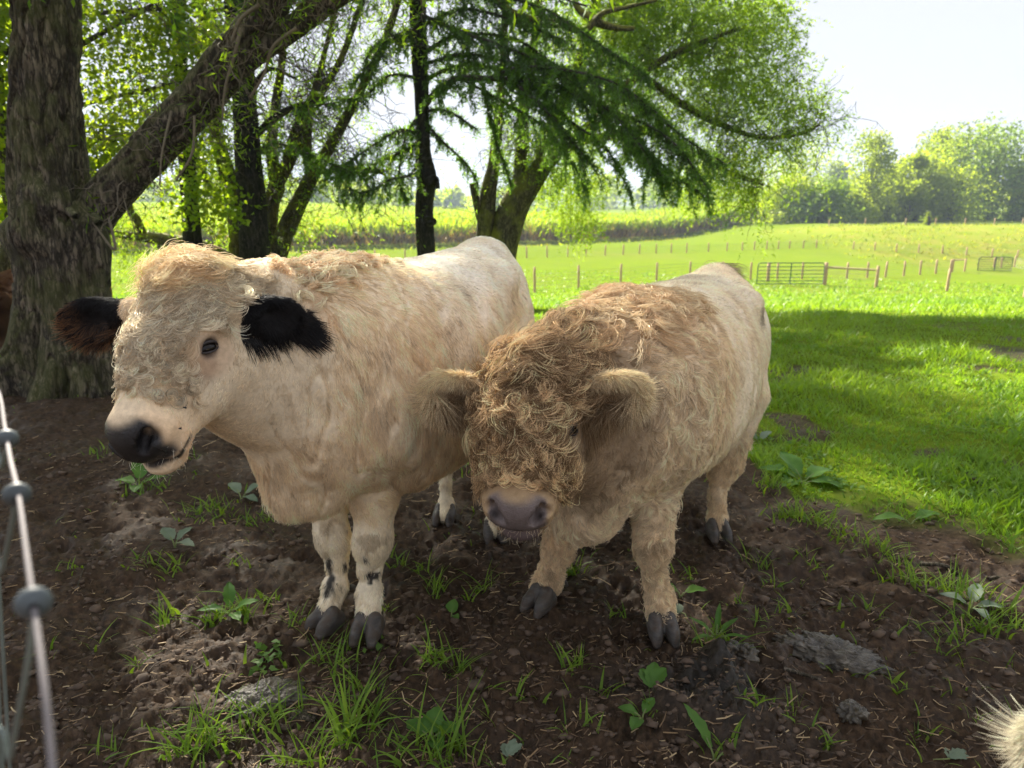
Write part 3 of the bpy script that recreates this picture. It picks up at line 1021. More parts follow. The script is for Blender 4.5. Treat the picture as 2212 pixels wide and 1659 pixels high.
YW = 13.2
bW = W(565, 640, YW)
tW = thing("willow_tree", (bW[0], YW, float(rough_z(bW[0], YW))), "many stemmed mossy willow with curving limbs around the straight dark trunk", "tree")
mb = MB()
wl = []
for pts in ([(520, 690, 26, YW), (520, 570, 23, YW), (508, 440, 19, YW), (490, 370, 17, YW), (468, 290, 15, YW), (462, 200, 12, YW), (440, 60, 8, YW), (430, -150, 5, YW)],
            [(580, 690, 26, YW), (577, 560, 20, YW), (583, 450, 18, YW), (598, 400, 17, YW), (588, 330, 12, YW), (592, 250, 10, YW), (610, 120, 8, YW), (620, -100, 5, YW)],
            [(585, 690, 26, YW), (592, 580, 22, YW - .2), (612, 510, 20, YW - .2), (650, 430, 17, YW - .2), (672, 385, 15, YW - .2), (700, 340, 12, YW - .1), (760, 230, 10, YW), (830, 90, 7, YW), (880, -60, 5, YW)],
            [(590, 420, 12, YW), (640, 320, 10, YW), (665, 250, 8, YW), (735, 130, 7, YW), (790, -20, 5, YW)],
            [(672, 395, 10, YW - .2), (664, 330, 9, YW - .2), (668, 250, 7, YW - .1), (700, 120, 6, YW), (740, -40, 4, YW)],
            [(535, 600, 17, YW - .4), (490, 560, 16, YW - .5), (430, 532, 14, YW - .6), (380, 522, 13, YW - .6), (330, 514, 11, YW - .6), (270, 508, 9, YW - .6), (235, 500, 6, YW - .6)],
            [(312, 512, 9, YW - .6), (296, 475, 8, YW - .6), (278, 440, 6, YW - .6), (270, 350, 4, YW - .6)],
            [(508, 480, 10, YW), (485, 440, 9, YW), (440, 380, 8, YW), (420, 300, 6, YW), (380, 200, 4, YW)],
            [(698, 372, 6, YW), (760, 366, 5, YW), (830, 372, 4, YW)],
            [(600, 390, 5, YW), (650, 250, 6, YW), (700, 210, 4, YW)]):
    wl.append(limb(mb, pts, 44, 14, furrow(.010, 13, .3)))
mb.build("trunk", BARK_WIL, tW, True)
mb = MB()
tp = twigs(mb, wl[:5] + wl[7:], 330, (.8, 2.0), .010, 4, .35, .02, .38)
tp2 = twigs(mb, wl[5:7], 40, (.5, 1.1), .006, 2, -.6, .2, .3)
mb.build("twigs", TWIG, tW, True, "stuff")
L = Leaves()
P = np.array([t[rng.integers(3, len(t))] for t in tp])
v, f, a = hanging_shoots(P[rng.choice(len(P), 620)], 14, .55, .085, .020); L.add(v, f, a)
P2 = np.array([t[rng.integers(2, len(t))] for t in tp2])
v, f, a = hanging_shoots(P2[rng.choice(len(P2), 170)], 12, .45, .07, .017, 1.4, .25); L.add(v, f, np.clip(a + .35, 0, 1))
v, f, a = hanging_shoots(in_blobs([(290, 470, YW - .6, 60, 40, .5), (480, 500, YW, 40, 50, .5), (650, 470, YW, 40, 30, .4), (560, 330, YW, 70, 90, .7), (470, 330, YW, 40, 60, .7)], 190), 12, .4, .08, .022); L.add(v, f, np.clip(a + .3, 0, 1))
v, f, a = hanging_shoots(in_blobs([(450, -250, 13, 330, 240, 2.2), (800, -260, 13.5, 260, 220, 2.0), (600, -560, 13, 420, 220, 2.5)], 1700), 12, .75, .16, .05); L.add(v, f, a)
L.build("crown", LEAF_WIL, tW)

# --- broad leaved tree filling the left edge
YB = 9.5
bB = W(-25, 760, YB)
tB = thing("broadleaf_tree", (bB[0], YB, float(rough_z(bB[0], YB))), "sunlit broad leaved tree filling the left edge behind the old willow", "tree")
mb = MB()
bw = []
for pts in ([(-30, 800, 22, YB), (-5, 640, 18, YB), (24, 500, 13, YB), (12, 380, 11, YB), (0, 200, 9, YB), (-20, -100, 6, YB)],
            [(12, 420, 8, YB), (90, 330, 7, YB + .4), (175, 320, 6, YB + .4), (215, 300, 5, YB + .3), (250, 305, 3, YB + .3)],
            [(5, 250, 7, YB), (110, 140, 6, YB + .5), (240, 60, 5, YB + .5), (330, 10, 4, YB + .5)],
            [(8, 300, 6, YB), (150, 235, 5, YB + .8), (290, 200, 4, YB + .8), (430, 170, 3, YB + .8)],
            [(0, 120, 6, YB), (160, 40, 5, YB + .5), (330, 20, 4, YB + .5), (345, 24, 3, YB + .5)]):
    bw.append(limb(mb, pts, 26, 8))
mb.build("trunk", BARK_OLD, tB, True)
mb = MB()
tp = twigs(mb, bw, 150, (.5, 1.3), .007, 3, .2, .04, .4)
mb.build("twigs", TWIG, tB, True, "stuff")
L = Leaves()
def broad(blobs, n, size, a0=0.0, cl=7):
    c = in_blobs(blobs, n // cl)
    P = np.repeat(c, cl, 0) + rng.normal(size=(n // cl * cl, 3)) * .13
    D = rng.normal(size=P.shape) * [1, 1, .5] + [0, 0, -.55]
    nr = unit(rng.normal(size=P.shape) * .8 + [0, 0, .8])
    v, f = leaf_quads(P, D, size * (.6 + .7 * rng.random(len(P))), size * .8 * (.6 + .7 * rng.random(len(P))), nr, .1)
    a = np.clip(np.repeat(rng.random(n // cl), cl) * .6 + .4 * rng.random(len(P)) + a0, 0, 1)
    L.add(v, f, np.repeat(a, 4))
broad([(15, 130, YB, 55, 120, 1.0), (10, 330, YB, 50, 110, 1.0), (5, 440, YB, 55, 60, .8), (215, 330, YB + .4, 55, 60, .6), (205, 400, YB + .2, 50, 50, .5), (270, 300, YB + .3, 60, 70, .6)], 4200, .10, .15)
broad([(250, 60, YB + .5, 130, 70, 1.2), (300, 190, YB + .8, 140, 80, 1.0), (400, 60, YB + 1, 90, 70, 1), (420, 240, YB + 1, 60, 80, .7)], 4800, .075, 0.0)
broad([(440, 380, YB + 1.6, 45, 70, .5), (470, 440, YB + 1.6, 50, 45, .4), (400, 440, YB + 1.4, 40, 50, .4)], 900, .09, -.1)
broad([(-120, -60, YB + .3, 220, 300, 1.6), (100, -300, YB + .5, 300, 240, 2.0)], 3600, .17, 0.0)
L.build("crown", LEAF_BROAD, tB)

# --- the spruce in the middle with its long drooping bough
YS = 13.6
bS = W(922, 650, YS)
tS = thing("spruce_tree", (bS[0], YS, float(rough_z(bS[0], YS))), "dark green spruce in the middle with a long bough drooping to the right", "tree")
mb = MB()
limb(mb, [(924, 720, 24, YS), (922, 600, 20, YS), (918, 500, 19, YS), (917, 440, 19, YS), (923, 385, 21, YS), (914, 330, 17, YS), (912, 250, 15, YS), (906, 120, 17, YS), (903, 0, 17, YS), (898, -250, 13, YS), (892, -560, 6, YS)], 100, 28, furrow(.012, 14, .3))
limb(mb, [(925, 395, 12, YS - .15), (940, 385, 8, YS - .2), (946, 408, 5, YS - .2)], 8, 8)
limb(mb, [(925, 480, 12, YS - .15), (940, 478, 7, YS - .2)], 6, 8)
mb.build("trunk", BARK_SPR, tS, True)
B = [
    ([(918, 228, 9, YS), (945, 195, 9, YS - .4), (990, 172, 8, YS - .9), (1060, 168, 7, YS - 1.4), (1150, 172, 7, YS - 1.9), (1230, 190, 6, YS - 2.2), (1320, 235, 5, YS - 2.4), (1400, 320, 4, YS - 2.5), (1470, 395, 3, YS - 2.5), (1540, 425, 2, YS - 2.5)], .62),
    ([(1060, 170, 5, YS - 1.4), (1150, 200, 5, YS - 1.7), (1240, 260, 4, YS - 1.8), (1310, 330, 3, YS - 1.8), (1370, 400, 2, YS - 1.8)], .6),
    ([(1150, 172, 5, YS - 1.9), (1260, 170, 5, YS - 2.3), (1380, 225, 4, YS - 2.6), (1470, 290, 3, YS - 2.8), (1560, 350, 2, YS - 2.9)], .7),
    ([(1250, 200, 4, YS - 2.2), (1330, 290, 4, YS - 2.1), (1400, 350, 3, YS - 2.1), (1440, 410, 2, YS - 2.1)], .58),
    ([(1000, 172, 4, YS - .9), (1100, 215, 4, YS - 1.0), (1190, 290, 3, YS - 1.1), (1250, 400, 2, YS - 1.1)], .75),
    ([(912, 175, 6, YS), (960, 146, 5, YS - .3), (1040, 145, 4, YS - .6), (1130, 165, 3, YS - .9)], .4),
    ([(908, 120, 6, YS), (990, 85, 5, YS - .6), (1090, 90, 4, YS - 1.0), (1200, 130, 3, YS - 1.4), (1290, 180, 2, YS - 1.6)], .6),
    ([(905, 60, 6, YS), (1000, 20, 5, YS - .6), (1110, 40, 4, YS - 1.2), (1220, 90, 3, YS - 1.5)], .6),
    ([(905, 90, 6, YS), (860, 75, 5, YS - .3), (810, 90, 4, YS - .6), (770, 120, 3, YS - .9)], .35),
    ([(910, 170, 5, YS), (850, 165, 4, YS - .3), (790, 190, 3, YS - .6), (740, 225, 2, YS - .8)], .35),
    ([(912, 300, 5, YS), (870, 330, 4, YS - .3), (820, 352, 4, YS - .6), (760, 378, 3, YS - .9), (700, 395, 2, YS - 1.0)], .6),
    ([(914, 330, 5, YS), (880, 375, 4, YS - .4), (850, 395, 3, YS - .7), (800, 405, 2, YS - .8), (740, 410, 2, YS - .8)], .6),
    ([(910, 240, 5, YS), (880, 300, 4, YS - .2), (860, 370, 3, YS - .3), (870, 430, 2, YS - .3)], .4),
    ([(916, 260, 5, YS), (965, 290, 4, YS - .2), (1000, 350, 3, YS - .2), (1020, 390, 2, YS - .2)], .25),
    ([(916, 240, 5, YS), (960, 240, 4, YS - .3), (1020, 285, 3, YS - .4)], .25),
    ([(1040, 175, 4, YS - .9), (1080, 300, 3, YS - .8), (1100, 400, 2, YS - .8)], .35),
    ([(900, -20, 7, YS), (990, -60, 5, YS - .8), (1120, -40, 4, YS - 1.5), (1260, 20, 3, YS - 2.0)], .65),
    ([(900, -10, 7, YS), (820, -40, 5, YS - .5), (750, 0, 3, YS - .8)], .4),
]
B2 = [
    ([(1060, 168, 5, YS - 1.4), (1130, 140, 5, YS - 1.9), (1230, 145, 4, YS - 2.5), (1330, 185, 3, YS - 3.0), (1420, 250, 2, YS - 3.2)], .7),
    ([(1100, 170, 5, YS - 1.6), (1170, 230, 5, YS - 2.2), (1250, 310, 3, YS - 2.5), (1290, 380, 2, YS - 2.5)], .6),
    ([(1200, 185, 5, YS - 2.0), (1290, 240, 4, YS - 2.6), (1370, 300, 3, YS - 3.0), (1430, 380, 2, YS - 3.1)], .75),
    ([(905, 30, 6, YS), (1010, 60, 5, YS - 1.0), (1120, 110, 4, YS - 1.8), (1200, 160, 3, YS - 2.3)], .65),
    ([(903, 0, 6, YS), (1040, -10, 5, YS - .9), (1180, 30, 4, YS - 1.7), (1300, 90, 3, YS - 2.3), (1390, 160, 2, YS - 2.6)], .65),
    ([(910, 140, 5, YS), (1000, 115, 4, YS - .9), (1100, 135, 3, YS - 1.5), (1180, 175, 2, YS - 1.8)], .55),
    ([(1330, 240, 4, YS - 2.4), (1400, 280, 4, YS - 2.9), (1470, 330, 3, YS - 3.2), (1520, 390, 2, YS - 3.3)], .55),
    ([(912, 290, 5, YS), (850, 300, 4, YS - .6), (780, 330, 3, YS - 1.0), (720, 370, 2, YS - 1.3)], .5),
    ([(905, 60, 5, YS), (840, 100, 4, YS - .7), (790, 140, 3, YS - 1.1), (750, 180, 2, YS - 1.3)], .45),
    ([(545, 330, 5, YM), (610, 310, 4, YM - .5), (690, 330, 3, YM - .9), (760, 370, 2, YM - 1.1)], .35),
]
for k in range(20):
    v0 = -70 - k * 24
    an = k * 2.4 + rng.uniform(-.4, .4)
    ln = 330 * (1 - k / 30)
    B.append(([(898, v0, 6, YS), (898 + ln * .5 * math.cos(an), v0 - 10, 4, YS + 1.6 * math.sin(an)), (898 + ln * math.cos(an), v0 + 80, 2, YS + 3.2 * math.sin(an))], .75))
spruce_boughs(tS, B[:16] + B2, dens=1.25)
spruce_boughs(tS, B[16:], "crown", .20, leafW=.030, leafL=.11)

# --- the leaning willow on the right and its airy crown
YR = 15.2
bR = W(1080, 640, YR)
tR = thing("willow_tree", (bR[0], YR, float(rough_z(bR[0], YR))), "leaning willow in the middle whose airy crown spreads to the sky at right", "tree")
mb = MB()
rl = []
for pts in ([(1062, 690, 42, YR), (1078, 560, 36, YR), (1092, 505, 33, YR), (1110, 450, 32, YR), (1142, 400, 27, YR), (1170, 360, 22, YR), (1195, 280, 18, YR), (1240, 170, 14, YR), (1275, 60, 11, YR), (1300, -80, 9, YR), (1330, -300, 6, YR)],
            [(1055, 640, 24, YR), (1049, 530, 20, YR), (1050, 470, 20, YR), (1056, 410, 17, YR), (1068, 350, 13, YR), (1075, 270, 11, YR), (1082, 200, 9, YR), (1090, 60, 7, YR), (1100, -120, 5, YR)],
            [(1040, 470, 12, YR), (1030, 440, 8, YR - .1), (1022, 396, 7, YR - .2)],
            [(1110, 440, 16, YR + .1), (1124, 380, 16, YR + .1), (1128, 310, 14, YR + .1), (1130, 240, 12, YR + .1), (1150, 120, 9, YR), (1170, -40, 7, YR)],
            [(1165, 370, 15, YR), (1230, 310, 13, YR - .3), (1300, 250, 11, YR - .5), (1360, 180, 9, YR - .6), (1430, 130, 8, YR - .6), (1520, 90, 6, YR - .5), (1600, 60, 4, YR - .5)],
            [(1230, 310, 8, YR - .3), (1340, 290, 8, YR), (1430, 285, 7, YR + .1), (1500, 330, 6, YR), (1560, 365, 5, YR - .1), (1610, 385, 4, YR - .2), (1650, 400, 2, YR - .3)],
            [(1400, 170, 7, YR - .5), (1480, 230, 6, YR - .3), (1560, 270, 6, YR - .2), (1640, 296, 5, YR - .2), (1720, 292, 3, YR - .2), (1770, 270, 2, YR - .2)],
            [(1275, 60, 8, YR), (1360, -20, 7, YR), (1480, -80, 6, YR)],
            [(1060, -10, 8, YR - 2.5), (1105, 28, 8, YR - 2.6), (1160, 48, 8, YR - 2.7), (1215, 52, 8, YR - 2.8), (1262, 66, 7, YR - 2.9), (1300, 30, 6, YR - 2.9), (1360, 14, 5, YR - 2.9), (1420, 0, 3, YR - 2.9)],
            [(1235, -20, 7, YR - 2.5), (1250, 20, 7, YR - 2.6), (1290, 48, 7, YR - 2.8), (1330, 60, 5, YR - 2.8), (1370, 62, 3, YR - 2.8)],
            [(1230, 200, 7, YR), (1300, 130, 6, YR + .2), (1340, 60, 5, YR + .3), (1400, -30, 4, YR + .3)]):
    rl.append(limb(mb, pts, 44, 14, furrow(.010, 13, .3)))
mb.build("trunk", BARK_WIL, tR, True)
mb = MB()
tp = twigs(mb, rl[3:8] + rl[10:], 420, (.6, 1.7), .009, 3, .25, .05, .32)
tpb = twigs(mb, [rl[1], rl[3]], 90, (.6, 1.6), .008, 4, .3, .03, .4)
mb.build("twigs", TWIG, tR, True, "stuff")
L = Leaves()
P = np.array([t[rng.integers(2, len(t))] for t in tp])
v, f, a = hanging_shoots(P, 16, .5, .085, .021); L.add(v, f, a)
crownR = [(1320, 60, YR, 130, 80, 1.6), (1440, 60, YR, 140, 90, 1.8), (1560, 70, YR, 110, 90, 1.6), (1640, 110, YR, 85, 100, 1.4), (1480, 190, YR, 130, 80, 1.4), (1600, 220, YR, 120, 80, 1.3), (1690, 230, YR, 85, 65, 1.0), (1740, 235, YR, 50, 45, .6), (1650, 310, YR - .2, 70, 28, .7), (1330, 200, YR + .6, 110, 90, 1.0), (1640, 30, YR, 60, 50, 1.0)]
v, f, a = hanging_shoots(in_blobs(crownR, 3500), 14, .46, .095, .024, .30, .85); L.add(v, f, np.clip(a + .12, 0, 1))
v, f, a = hanging_shoots(in_blobs([(1560, 350, YR, 80, 45, .8), (1600, 400, YR, 60, 35, .7), (1500, 370, YR, 50, 70, .7), (1230, 400, YR + 1, 90, 60, 1.0), (1260, 470, YR + .5, 55, 38, .6), (1240, 330, YR + .6, 70, 70, 1.0), (1160, 330, YR, 50, 70, .6)], 1300), 13, .42, .085, .022, 1.2, .4); L.add(v, f, np.clip(a + .45, 0, 1))
v, f, a = hanging_shoots(in_blobs([(1250, -200, YR, 300, 200, 2.6), (1500, -150, YR, 220, 190, 2.4), (1400, -450, YR, 330, 200, 2.8)], 520), 12, .75, .16, .05); L.add(v, f, a)
v, f, a = hanging_shoots(in_blobs([(870, 60, 13.2, 130, 60, 1.0), (760, 60, 13.2, 60, 80, .6)], 90), 10, .4, .08, .02); L.add(v, f, a)
L.build("crown", LEAF_WIL, tR)
# ------------------------------------------------------------------ cattle: one continuous skin each, built from blended volumes
class Field:
    """a signed distance field on a grid; shapes are blended in with smooth unions"""
    def __init__(s, lo, hi, h):
        s.lo, s.h = np.array(lo, float), h
        s.n = np.ceil((np.array(hi) - s.lo) / h).astype(int) + 1
        s.d = np.full(s.n, 1.0, np.float32)
    def sub(s, lo, hi):
        a = np.clip(np.floor((np.asarray(lo) - s.lo) / s.h).astype(int), 0, s.n)
        b = np.clip(np.ceil((np.asarray(hi) - s.lo) / s.h).astype(int) + 1, 0, s.n)
        if np.any(b <= a):
            return None, None
        g = [s.lo[k] + s.h * np.arange(a[k], b[k]) for k in range(3)]
        X, Y, Z = np.meshgrid(*g, indexing='ij')
        return tuple(slice(a[k], b[k]) for k in range(3)), np.stack([X, Y, Z], -1).astype(np.float32)
    def join(s, sl, d, k):
        o = s.d[sl]
        h = np.maximum(k - np.abs(o - d), 0) / k
        s.d[sl] = np.minimum(o, d) - h * h * k * .25
    def cut(s, sl, d, k):
        o = s.d[sl]
        h = np.maximum(k - np.abs(-o - d), 0) / k
        s.d[sl] = -(np.minimum(-o, d) - h * h * k * .25)
    def cone(s, a, b, ra, rb, k=.05, sub=False):
        a, b = np.asarray(a, float), np.asarray(b, float)
        m = max(ra, rb) + k + .02
        sl, P = s.sub(np.minimum(a, b) - m, np.maximum(a, b) + m)
        if sl is None:
            return
        ba = (b - a)
        t = np.clip(((P - a) @ ba) / max(ba @ ba, 1e-9), 0, 1)
        d = np.linalg.norm(P - a - t[..., None] * ba, axis=-1) - (ra + (rb - ra) * t)
        (s.cut if sub else s.join)(sl, d.astype(np.float32), k)
    def chain(s, pts, k=.05):
        for p, q in zip(pts[:-1], pts[1:]):
            s.cone(p[0], q[0], p[1], q[1], k)
    def ell(s, c, r, R=None, k=.05, sub=False):
        """ellipsoid with half sizes r along the rows of R"""
        c, r = np.asarray(c, float), np.asarray(r, float)
        R = np.eye(3) if R is None else np.asarray(R, float)
        ext = np.sqrt(((R * r[:, None]) ** 2).sum(0)) + k + .02
        sl, P = s.sub(c - ext, c + ext)
        if sl is None:
            return
        q = (P - c) @ R.T
        k0 = np.linalg.norm(q / r, axis=-1)
        k1 = np.linalg.norm(q / r ** 2, axis=-1)
        d = k0 * (k0 - 1) / np.maximum(k1, 1e-6)
        d = np.where(k0 < 1e-3, -r.min(), d)
        (s.cut if sub else s.join)(sl, d.astype(np.float32), k)
    def barrel(s, org, f, l, secs, k=.05, p=2.3):
        """a trunk with sections (station, half width, top, bottom) along f"""
        S = np.array(secs, float)
        ends = [org + f * S[0, 0], org + f * S[-1, 0]]
        w = S[:, 1].max() + .1
        lo = np.min(ends, axis=0) - w; hi = np.max(ends, axis=0) + w
        lo[2], hi[2] = S[:, 3].min() - .1, S[:, 2].max() + .1
        sl, P = s.sub(lo, hi)
        st = (P - org) @ f
        lt = (P - org) @ l
        u = np.linspace(S[0, 0], S[-1, 0], 400)
        # smooth interpolation of the sections
        tt = np.interp(u, S[:, 0], np.arange(len(S)))
        Q = np.vstack([2 * S[0] - S[1], S, 2 * S[-1] - S[-2]])
        i = np.minimum(tt.astype(int), len(S) - 2)
        fr = (tt - i)[:, None]
        a, b, c, d = Q[i], Q[i + 1], Q[i + 2], Q[i + 3]
        I = .5 * (2 * b + (c - a) * fr + (2 * a - 5 * b + 4 * c - d) * fr ** 2 + (3 * b - a - 3 * c + d) * fr ** 3)
        hw = np.maximum(np.interp(st, u, I[:, 1]), .02)
        zt = np.interp(st, u, I[:, 2])
        zb = np.interp(st, u, I[:, 3])
        hh = np.maximum((zt - zb) / 2, .02)
        zc = (zt + zb) / 2
        # widest a little below the middle
        dz = (P[..., 2] - zc) / hh
        q = (np.abs(lt / hw) ** p + np.abs(dz) ** p) ** (1 / p)
        d = (q - 1) * np.minimum(hw, hh)
        over = np.maximum(np.maximum(S[0, 0] - st, st - S[-1, 0]), 0)
        d = np.maximum(d, 0) * 0 + np.where(over > 0, np.sqrt(np.maximum(d, 0) ** 2 + over ** 2), d)
        s.join(sl, d.astype(np.float32), k)
    def at(s, P):
        """trilinear value of the field at points P"""
        g = (P - s.lo) / s.h
        i = np.clip(np.floor(g).astype(int), 0, s.n - 2)
        f = np.clip(g - i, 0, 1)
        out = 0
        for a in (0, 1):
            for b in (0, 1):
                for c in (0, 1):
                    w = (f[:, 0] if a else 1 - f[:, 0]) * (f[:, 1] if b else 1 - f[:, 1]) * (f[:, 2] if c else 1 - f[:, 2])
                    out = out + w * s.d[i[:, 0] + a, i[:, 1] + b, i[:, 2] + c]
        return out
    def mesh(s):
        """surface nets"""
        d = s.d
        neg = d < 0
        c = [neg[a:d.shape[0] - 1 + a, b:d.shape[1] - 1 + b, e:d.shape[2] - 1 + e] for a in (0, 1) for b in (0, 1) for e in (0, 1)]
        cnt = sum(x.astype(np.int8) for x in c)
        act = (cnt > 0) & (cnt < 8)
        I = np.argwhere(act)
        idx = np.full(act.shape, -1, np.int32)
        idx[tuple(I.T)] = np.arange(len(I))
        off = np.array([[a, b, e] for a in (0, 1) for b in (0, 1) for e in (0, 1)])
        val = np.stack([d[tuple((I + o).T)] for o in off], 1)
        V = np.zeros((len(I), 3)); m = np.zeros(len(I))
        for p in range(8):
            for q in range(p + 1, 8):
                if np.abs(off[p] - off[q]).sum() != 1:
                    continue
                x = (val[:, p] < 0) != (val[:, q] < 0)
                t = val[x, p] / (val[x, p] - val[x, q])
                V[x] += off[p] + (off[q] - off[p]) * t[:, None]
                m[x] += 1
        V = (I + V / m[:, None]) * s.h + s.lo
        F = []
        for ax in range(3):
            o1, o2 = [(1, 2), (2, 0), (0, 1)][ax]
            A = neg
            sa = [slice(None)] * 3; sb = [slice(None)] * 3
            sa[ax], sb[ax] = slice(0, -1), slice(1, None)
            for flip in (0, 1):
                e = (A[tuple(sa)] & ~A[tuple(sb)]) if not flip else (~A[tuple(sa)] & A[tuple(sb)])
                E = np.argwhere(e)
                E = E[(E[:, o1] > 0) & (E[:, o2] > 0) & (E[:, o1] < d.shape[o1] - 1) & (E[:, o2] < d.shape[o2] - 1)]
                if not len(E):
                    continue
                u1 = np.zeros(3, int); u1[o1] = 1
                u2 = np.zeros(3, int); u2[o2] = 1
                q = np.stack([idx[tuple((E - u1 - u2).T)], idx[tuple((E - u2).T)], idx[tuple(E.T)], idx[tuple((E - u1).T)]], 1)
                F.append(q if not flip else q[:, ::-1])
        return V, np.concatenate(F)

def vertex_normals(V, F):
    n = np.cross(V[F[:, 2]] - V[F[:, 0]], V[F[:, 3]] - V[F[:, 1]])
    N = np.zeros_like(V)
    for k in range(4):
        np.add.at(N, F[:, k], n)
    return unit(N)

def hair_mat(name, tone=(1, 1, 1), trans=.30, gloss=.05):
    """hair: coloured reflection, light carried through the fibre, a weak sheen"""
    M = Mat(name)
    c = M.mix(1.0, M.attr("tint").outputs["Color"], tone, 'MULTIPLY')
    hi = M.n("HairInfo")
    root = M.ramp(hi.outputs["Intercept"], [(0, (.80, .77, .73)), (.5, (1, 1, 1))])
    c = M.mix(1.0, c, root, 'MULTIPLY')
    M.color(c)
    M.set(roughness=.55)
    M.p.inputs["Specular IOR Level"].default_value = .25
    tr = M.n("BsdfHair", component='Transmission')
    tr.inputs["RoughnessU"].default_value = .45
    tr.inputs["RoughnessV"].default_value = .9
    M.l(c, tr.inputs["Color"])
    mx = M.n("MixShader", i_0=trans)
    M.l(M.p.outputs[0], mx.inputs[1])
    M.l(tr.outputs[0], mx.inputs[2])
    M.l(mx.outputs[0], M.out.inputs["Surface"])
    return M.m

def skin_mat(name, tone=(1, 1, 1)):
    M = Mat(name)
    c = M.attr("tint").outputs["Color"]
    n = M.noise(60, 4, .7)
    c = M.mix(1.0, c, M.ramp(n, [(.3, (.72, .70, .68)), (.7, (1, 1, 1))]), 'MULTIPLY')
    c = M.mix(1.0, c, tone, 'MULTIPLY')
    M.color(c)
    w = M.attr("wet").outputs["Fac"]
    M.set(roughness=M.ramp(w, [(0, (.85,) * 3), (1, (.24,) * 3)]))
    M.p.inputs["Specular IOR Level"].default_value = .35
    pn = M.noise(210, 3, .6)
    b = M.n("Bump", i_Distance=.004)
    M.l(M.math('MULTIPLY', w, .9), b.inputs["Strength"])
    M.l(pn, b.inputs["Height"])
    M.l(b.outputs[0], M.p.inputs["Normal"])
    return M.m

def add_hair(name, P, rad_root, rad_tip, col, mat, parent):
    """P (n, k, 3): hairs as one curves object"""
    n, k, _ = P.shape
    hc = bpy.data.hair_curves.new(name)
    hc.add_curves([k] * n)
    hc.attributes["position"].data.foreach_set("vector", P.astype(np.float32).ravel())
    r = hc.attributes.get("radius") or hc.attributes.new("radius", 'FLOAT', 'POINT')
    rr = np.asarray(rad_root)
    rad = (np.linspace(1, 0, k) ** .7)[None, :] * (rr.reshape(-1, 1) if rr.ndim else rr) + rad_tip
    r.data.foreach_set("value", np.broadcast_to(rad, (n, k)).astype(np.float32).ravel())
    t = hc.attributes.new("tint", 'FLOAT_COLOR', 'CURVE')
    c = np.concatenate([np.clip(col, .002, .95), np.ones((n, 1))], 1).astype(np.float32)
    t.data.foreach_set("color", c.ravel())
    hc.materials.append(mat)
    o = bpy.data.objects.new(name, hc)
    COL.objects.link(o)
    set_parent(o, parent)
    o["kind"] = "stuff"
    return o

def sample_surface(V, F, N, n, weight=None):
    """random points on the skin"""
    A = .5 * np.linalg.norm(np.cross(V[F[:, 2]] - V[F[:, 0]], V[F[:, 3]] - V[F[:, 1]]), axis=1)
    if weight is not None:
        A = A * weight[F].mean(1)
    c = np.cumsum(A)
    t = np.searchsorted(c, rng.random(n) * c[-1])
    t = np.minimum(t, len(F) - 1)
    a, b = rng.random((n, 1)), rng.random((n, 1))
    w = [(1 - a) * (1 - b), a * (1 - b), a * b, (1 - a) * b]
    P = sum(w[k] * V[F[t, k]] for k in range(4))
    Q = unit(sum(w[k] * N[F[t, k]] for k in range(4)))
    return P, Q, F[t, 0]

def tangent(d, N):
    return unit(d - (d * N).sum(1, keepdims=True) * N)

def fur(P, N, D, L, k=5, lift=.35, bend=.5, jitter=.25):
    """hairs growing from P, rising by lift and bending over towards D"""
    n = len(P)
    D = tangent(D + rng.normal(size=(n, 3)) * jitter, N)
    L = np.broadcast_to(L, n)[:, None]
    t = np.linspace(0, 1, k)
    up = lift * (1 - bend * t)
    steps = D[:, None] * (1 - .3 * up)[None, :, None] + N[:, None] * up[None, :, None]
    pos = np.cumsum(steps, 1) / k
    pos = np.concatenate([np.zeros((n, 1, 3)), pos[:, :-1]], 1)
    return P[:, None] - N[:, None] * .003 + pos * L[:, None]

def locks(P, N, D, L, per, k=10, turn=4.0, lift=.012, rad=.010, spread=1.0, tip=.35, twist=1.2, fray=.16):
    """curly locks: every root is a guide that per hairs follow"""
    n = len(P)
    T = tangent(D, N)
    ang = rng.normal(size=n) * spread
    B = np.cross(N, T)
    T, B = T * np.cos(ang)[:, None] + B * np.sin(ang)[:, None], B * np.cos(ang)[:, None] - T * np.sin(ang)[:, None]
    s = np.linspace(0, 1, k)
    kap = turn * (.55 + .9 * rng.random(n)) * np.where(rng.random(n) < .5, 1, -1)
    L = np.broadcast_to(L, n)
    rep = lambda x: np.repeat(x, per, 0)
    m = n * per
    # each hair follows its lock but curls and ends a little differently
    kh = rep(kap) * (1 + fray * rng.normal(size=m))
    Lh = rep(L) * (.72 + .42 * rng.random(m))
    ph = kh[:, None] * s[None] ** 1.1
    Th, Bh, Nh = rep(T)[:, None], rep(B)[:, None], rep(N)[:, None]
    step = Th * np.cos(ph)[..., None] + Bh * np.sin(ph)[..., None]
    g = np.cumsum(step, 1) / k * Lh[:, None, None]
    lf = rep(lift * (.5 + 1.0 * rng.random(n)))[:, None] * (1 + .3 * rng.normal(size=(m, 1))) * np.sin(np.clip(s * 1.25, 0, 1) * np.pi * .62)[None] * 1.3
    o1, o2 = rng.normal(size=(m, 1)) * rad, rng.normal(size=(m, 1)) * rad
    shape = (1 - (1 - tip) * s)[None]
    tw = twist * s[None] * kh[:, None] * .25
    c1 = (o1 * np.cos(tw) - o2 * np.sin(tw)) * shape
    c2 = (o1 * np.sin(tw) + o2 * np.cos(tw)) * shape
    side = np.cross(step, Nh)
    H = rep(P)[:, None] + g + side * c1[..., None] + Nh * (lf + np.abs(c2) * .7)[..., None] + step * (rng.normal(size=m) * .006)[:, None, None]
    H[:, 0] -= rep(N) * .004
    return H

